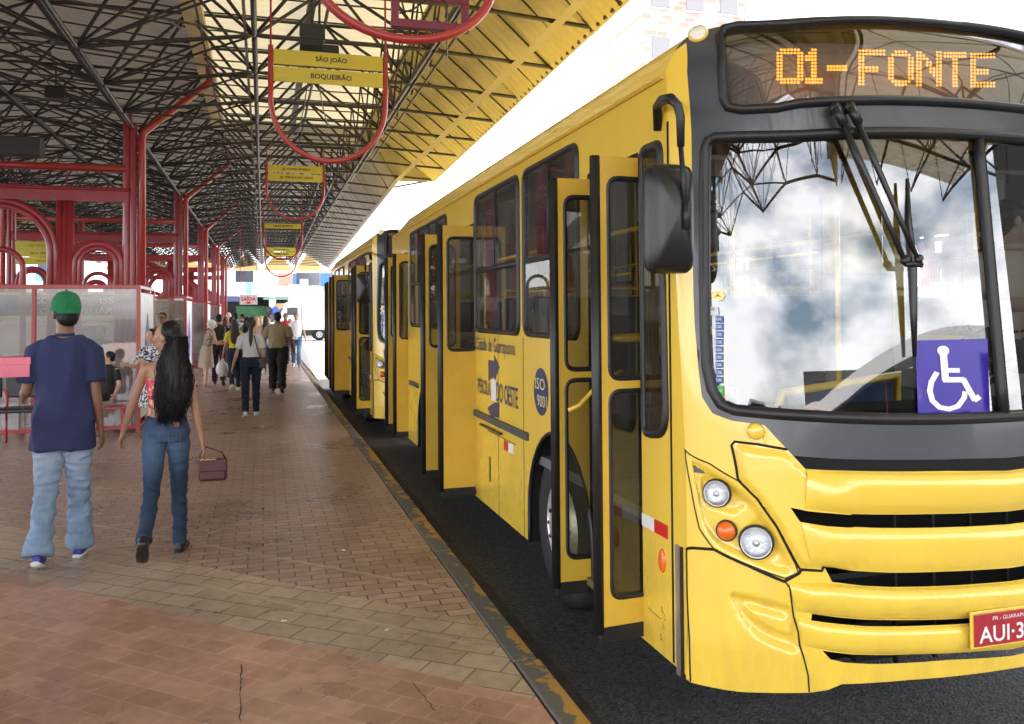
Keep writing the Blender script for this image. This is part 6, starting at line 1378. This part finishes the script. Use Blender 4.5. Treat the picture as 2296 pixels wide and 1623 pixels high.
crowd = [('bald man near the red posts at the head of the crowd', 512, 826, 'pale', 'bald', HAIRG, cloth('dusty_red', (.30, .06, .06)), False, 1.78, 0),
 ('man in a dark plaid shirt beside the bald man', 529, 830, 'tan', 'short', HAIRB, PLD, False, 1.74, 20),
 ('woman with auburn hair in black, left of the plaid shirt', 519, 846, 'light', 'bun', HAIRBR, BLK_C, True, 1.62, 10),
 ('woman in dark red with reddish hair behind the backpack wearer', 505, 842, 'light', 'long', mat('hair_red', (.12, .03, .015), .5), cloth('dark_red', (.12, .02, .03)), True, 1.62, 5),
 ('woman with long blond hair in a pale top', 575, 832, 'pale', 'long', HAIRBL, cloth('sand', (.45, .40, .32)), True, 1.64, 0),
 ('dark haired woman left of the blond one', 553, 836, 'tan', 'long', HAIRB, cloth('grey', (.15, .15, .16)), True, 1.62, -10),
 ('woman with ginger bob in a light blue blouse facing the crowd', 586, 822, 'pale', 'short', mat('hair_ginger', (.45, .20, .06), .55), cloth('light_blue', (.30, .45, .52)), True, 1.66, 170),
 ('distant woman in pale green by the shop front', 604, 817, 'light', 'short', HAIRBR, cloth('mint', (.35, .5, .42)), True, 1.62, 150),
 ('distant man in dark clothes at the green counter', 545, 813, 'tan', 'short', HAIRB, BLK_C, False, 1.7, 90),
 ('distant woman in black behind the man with the backpack', 566, 812, 'tan', 'bun', HAIRB, BLK_C, True, 1.6, -20)]
for i, (l, X, Y, s_, hs_, hc_, tp, f_, H_, hh) in enumerate(crowd):
    person(l, G(X, Y), head=hh, H=H_, sk=s_, f=f_, top=tp, pants=[NAVC, BLK_C, DARK][i % 3], shoes=SBLK, hs=hs_, hair=hc_, legs=((12, 5, -12, 16), (-10, 14, 9, 4), (3, 2, -3, 2))[i % 3], arms=((8, 8, 20), (-8, 8, 15)))
# --- sitters and standers by the shelter
person('child in black sitting on the red bench, one hand behind the head', Vector((-2.10, 12.98, PF)), head=150, H=1.32, sk='light', w=.95, seated=.50, legs=(88, 80, 80, 88), arms=((10, 20, 40), (-10, 105, (120, -.1))), lean=-6, hyaw=-48, top=BLK_C, pants=BLK_C, shoes=SGR, hs='short', near=True)
person('boy seated behind the dirty shelter glass', Vector((-2.42, 14.5, PF)), head=175, H=1.5, sk='tan', seated=.75, legs=(85, 85, 85, 85), arms=((10, 10, 40), (10, 10, 40)), top=cloth('slate', (.07, .08, .12)), pants=BLK_C, shoes=SBLK, hs='short', hair=HAIRBR)
FL2 = mat('print_black_white', (.3, .3, .3), .85); floral(FL2, [(.02, .02, .03), (.6, .6, .62), (.03, .03, .05), (.5, .5, .52)], 55)
person('woman in a black and white print dress, mostly hidden behind the long haired girl', Vector((-1.47, 12.7, PF)), head=150, H=1.52, sk='light', f=True, top=FL2, hem=.85, pants=FL2, kind='skirt', shoes=SBLK, hs='long', arms=((30, 5, 80), (30, 5, 70)))
gm, gdd = person('man with glasses facing the camera, only his head above the long haired girl', PZ(364, 905, PF), head=178, H=1.76, sk='tan', top=cloth('olive', (.10, .10, .07)), pants=DARK, shoes=SBLK, hs='short')
b = MB()
for s_ in (-1, 1): c = gdd['hd'](s_*.033, .092, .012); b.tube([c+Vector((.024*math.cos(t*.5236), 0, .017*math.sin(t*.5236))) for t in range(12)], .003, 5, closed=True)
b.tube([gdd['hd'](-.01, .094, .014), gdd['hd'](.01, .094, .014)], .003, 5); b.build('glasses', RUB, gm)
# --- driver
dr, dd = person('smiling bus driver in a beige shirt behind the windscreen, looking to the right', Vector((BX+2.16, BY+.48, 1.0)), head=180, H=1.78, sk='pale', w=1.05, seated=.52, legs=(80, 80, 85, 75), arms=((40, 6, 30), (42, 10, (50, .3))), lean=12, hyaw=60, top=cloth('beige_shirt', (.72, .60, .50), .06), pants=DARK, shoes=SBLK, hs='short', near=True)
bpy.data.scenes.remove(TS)
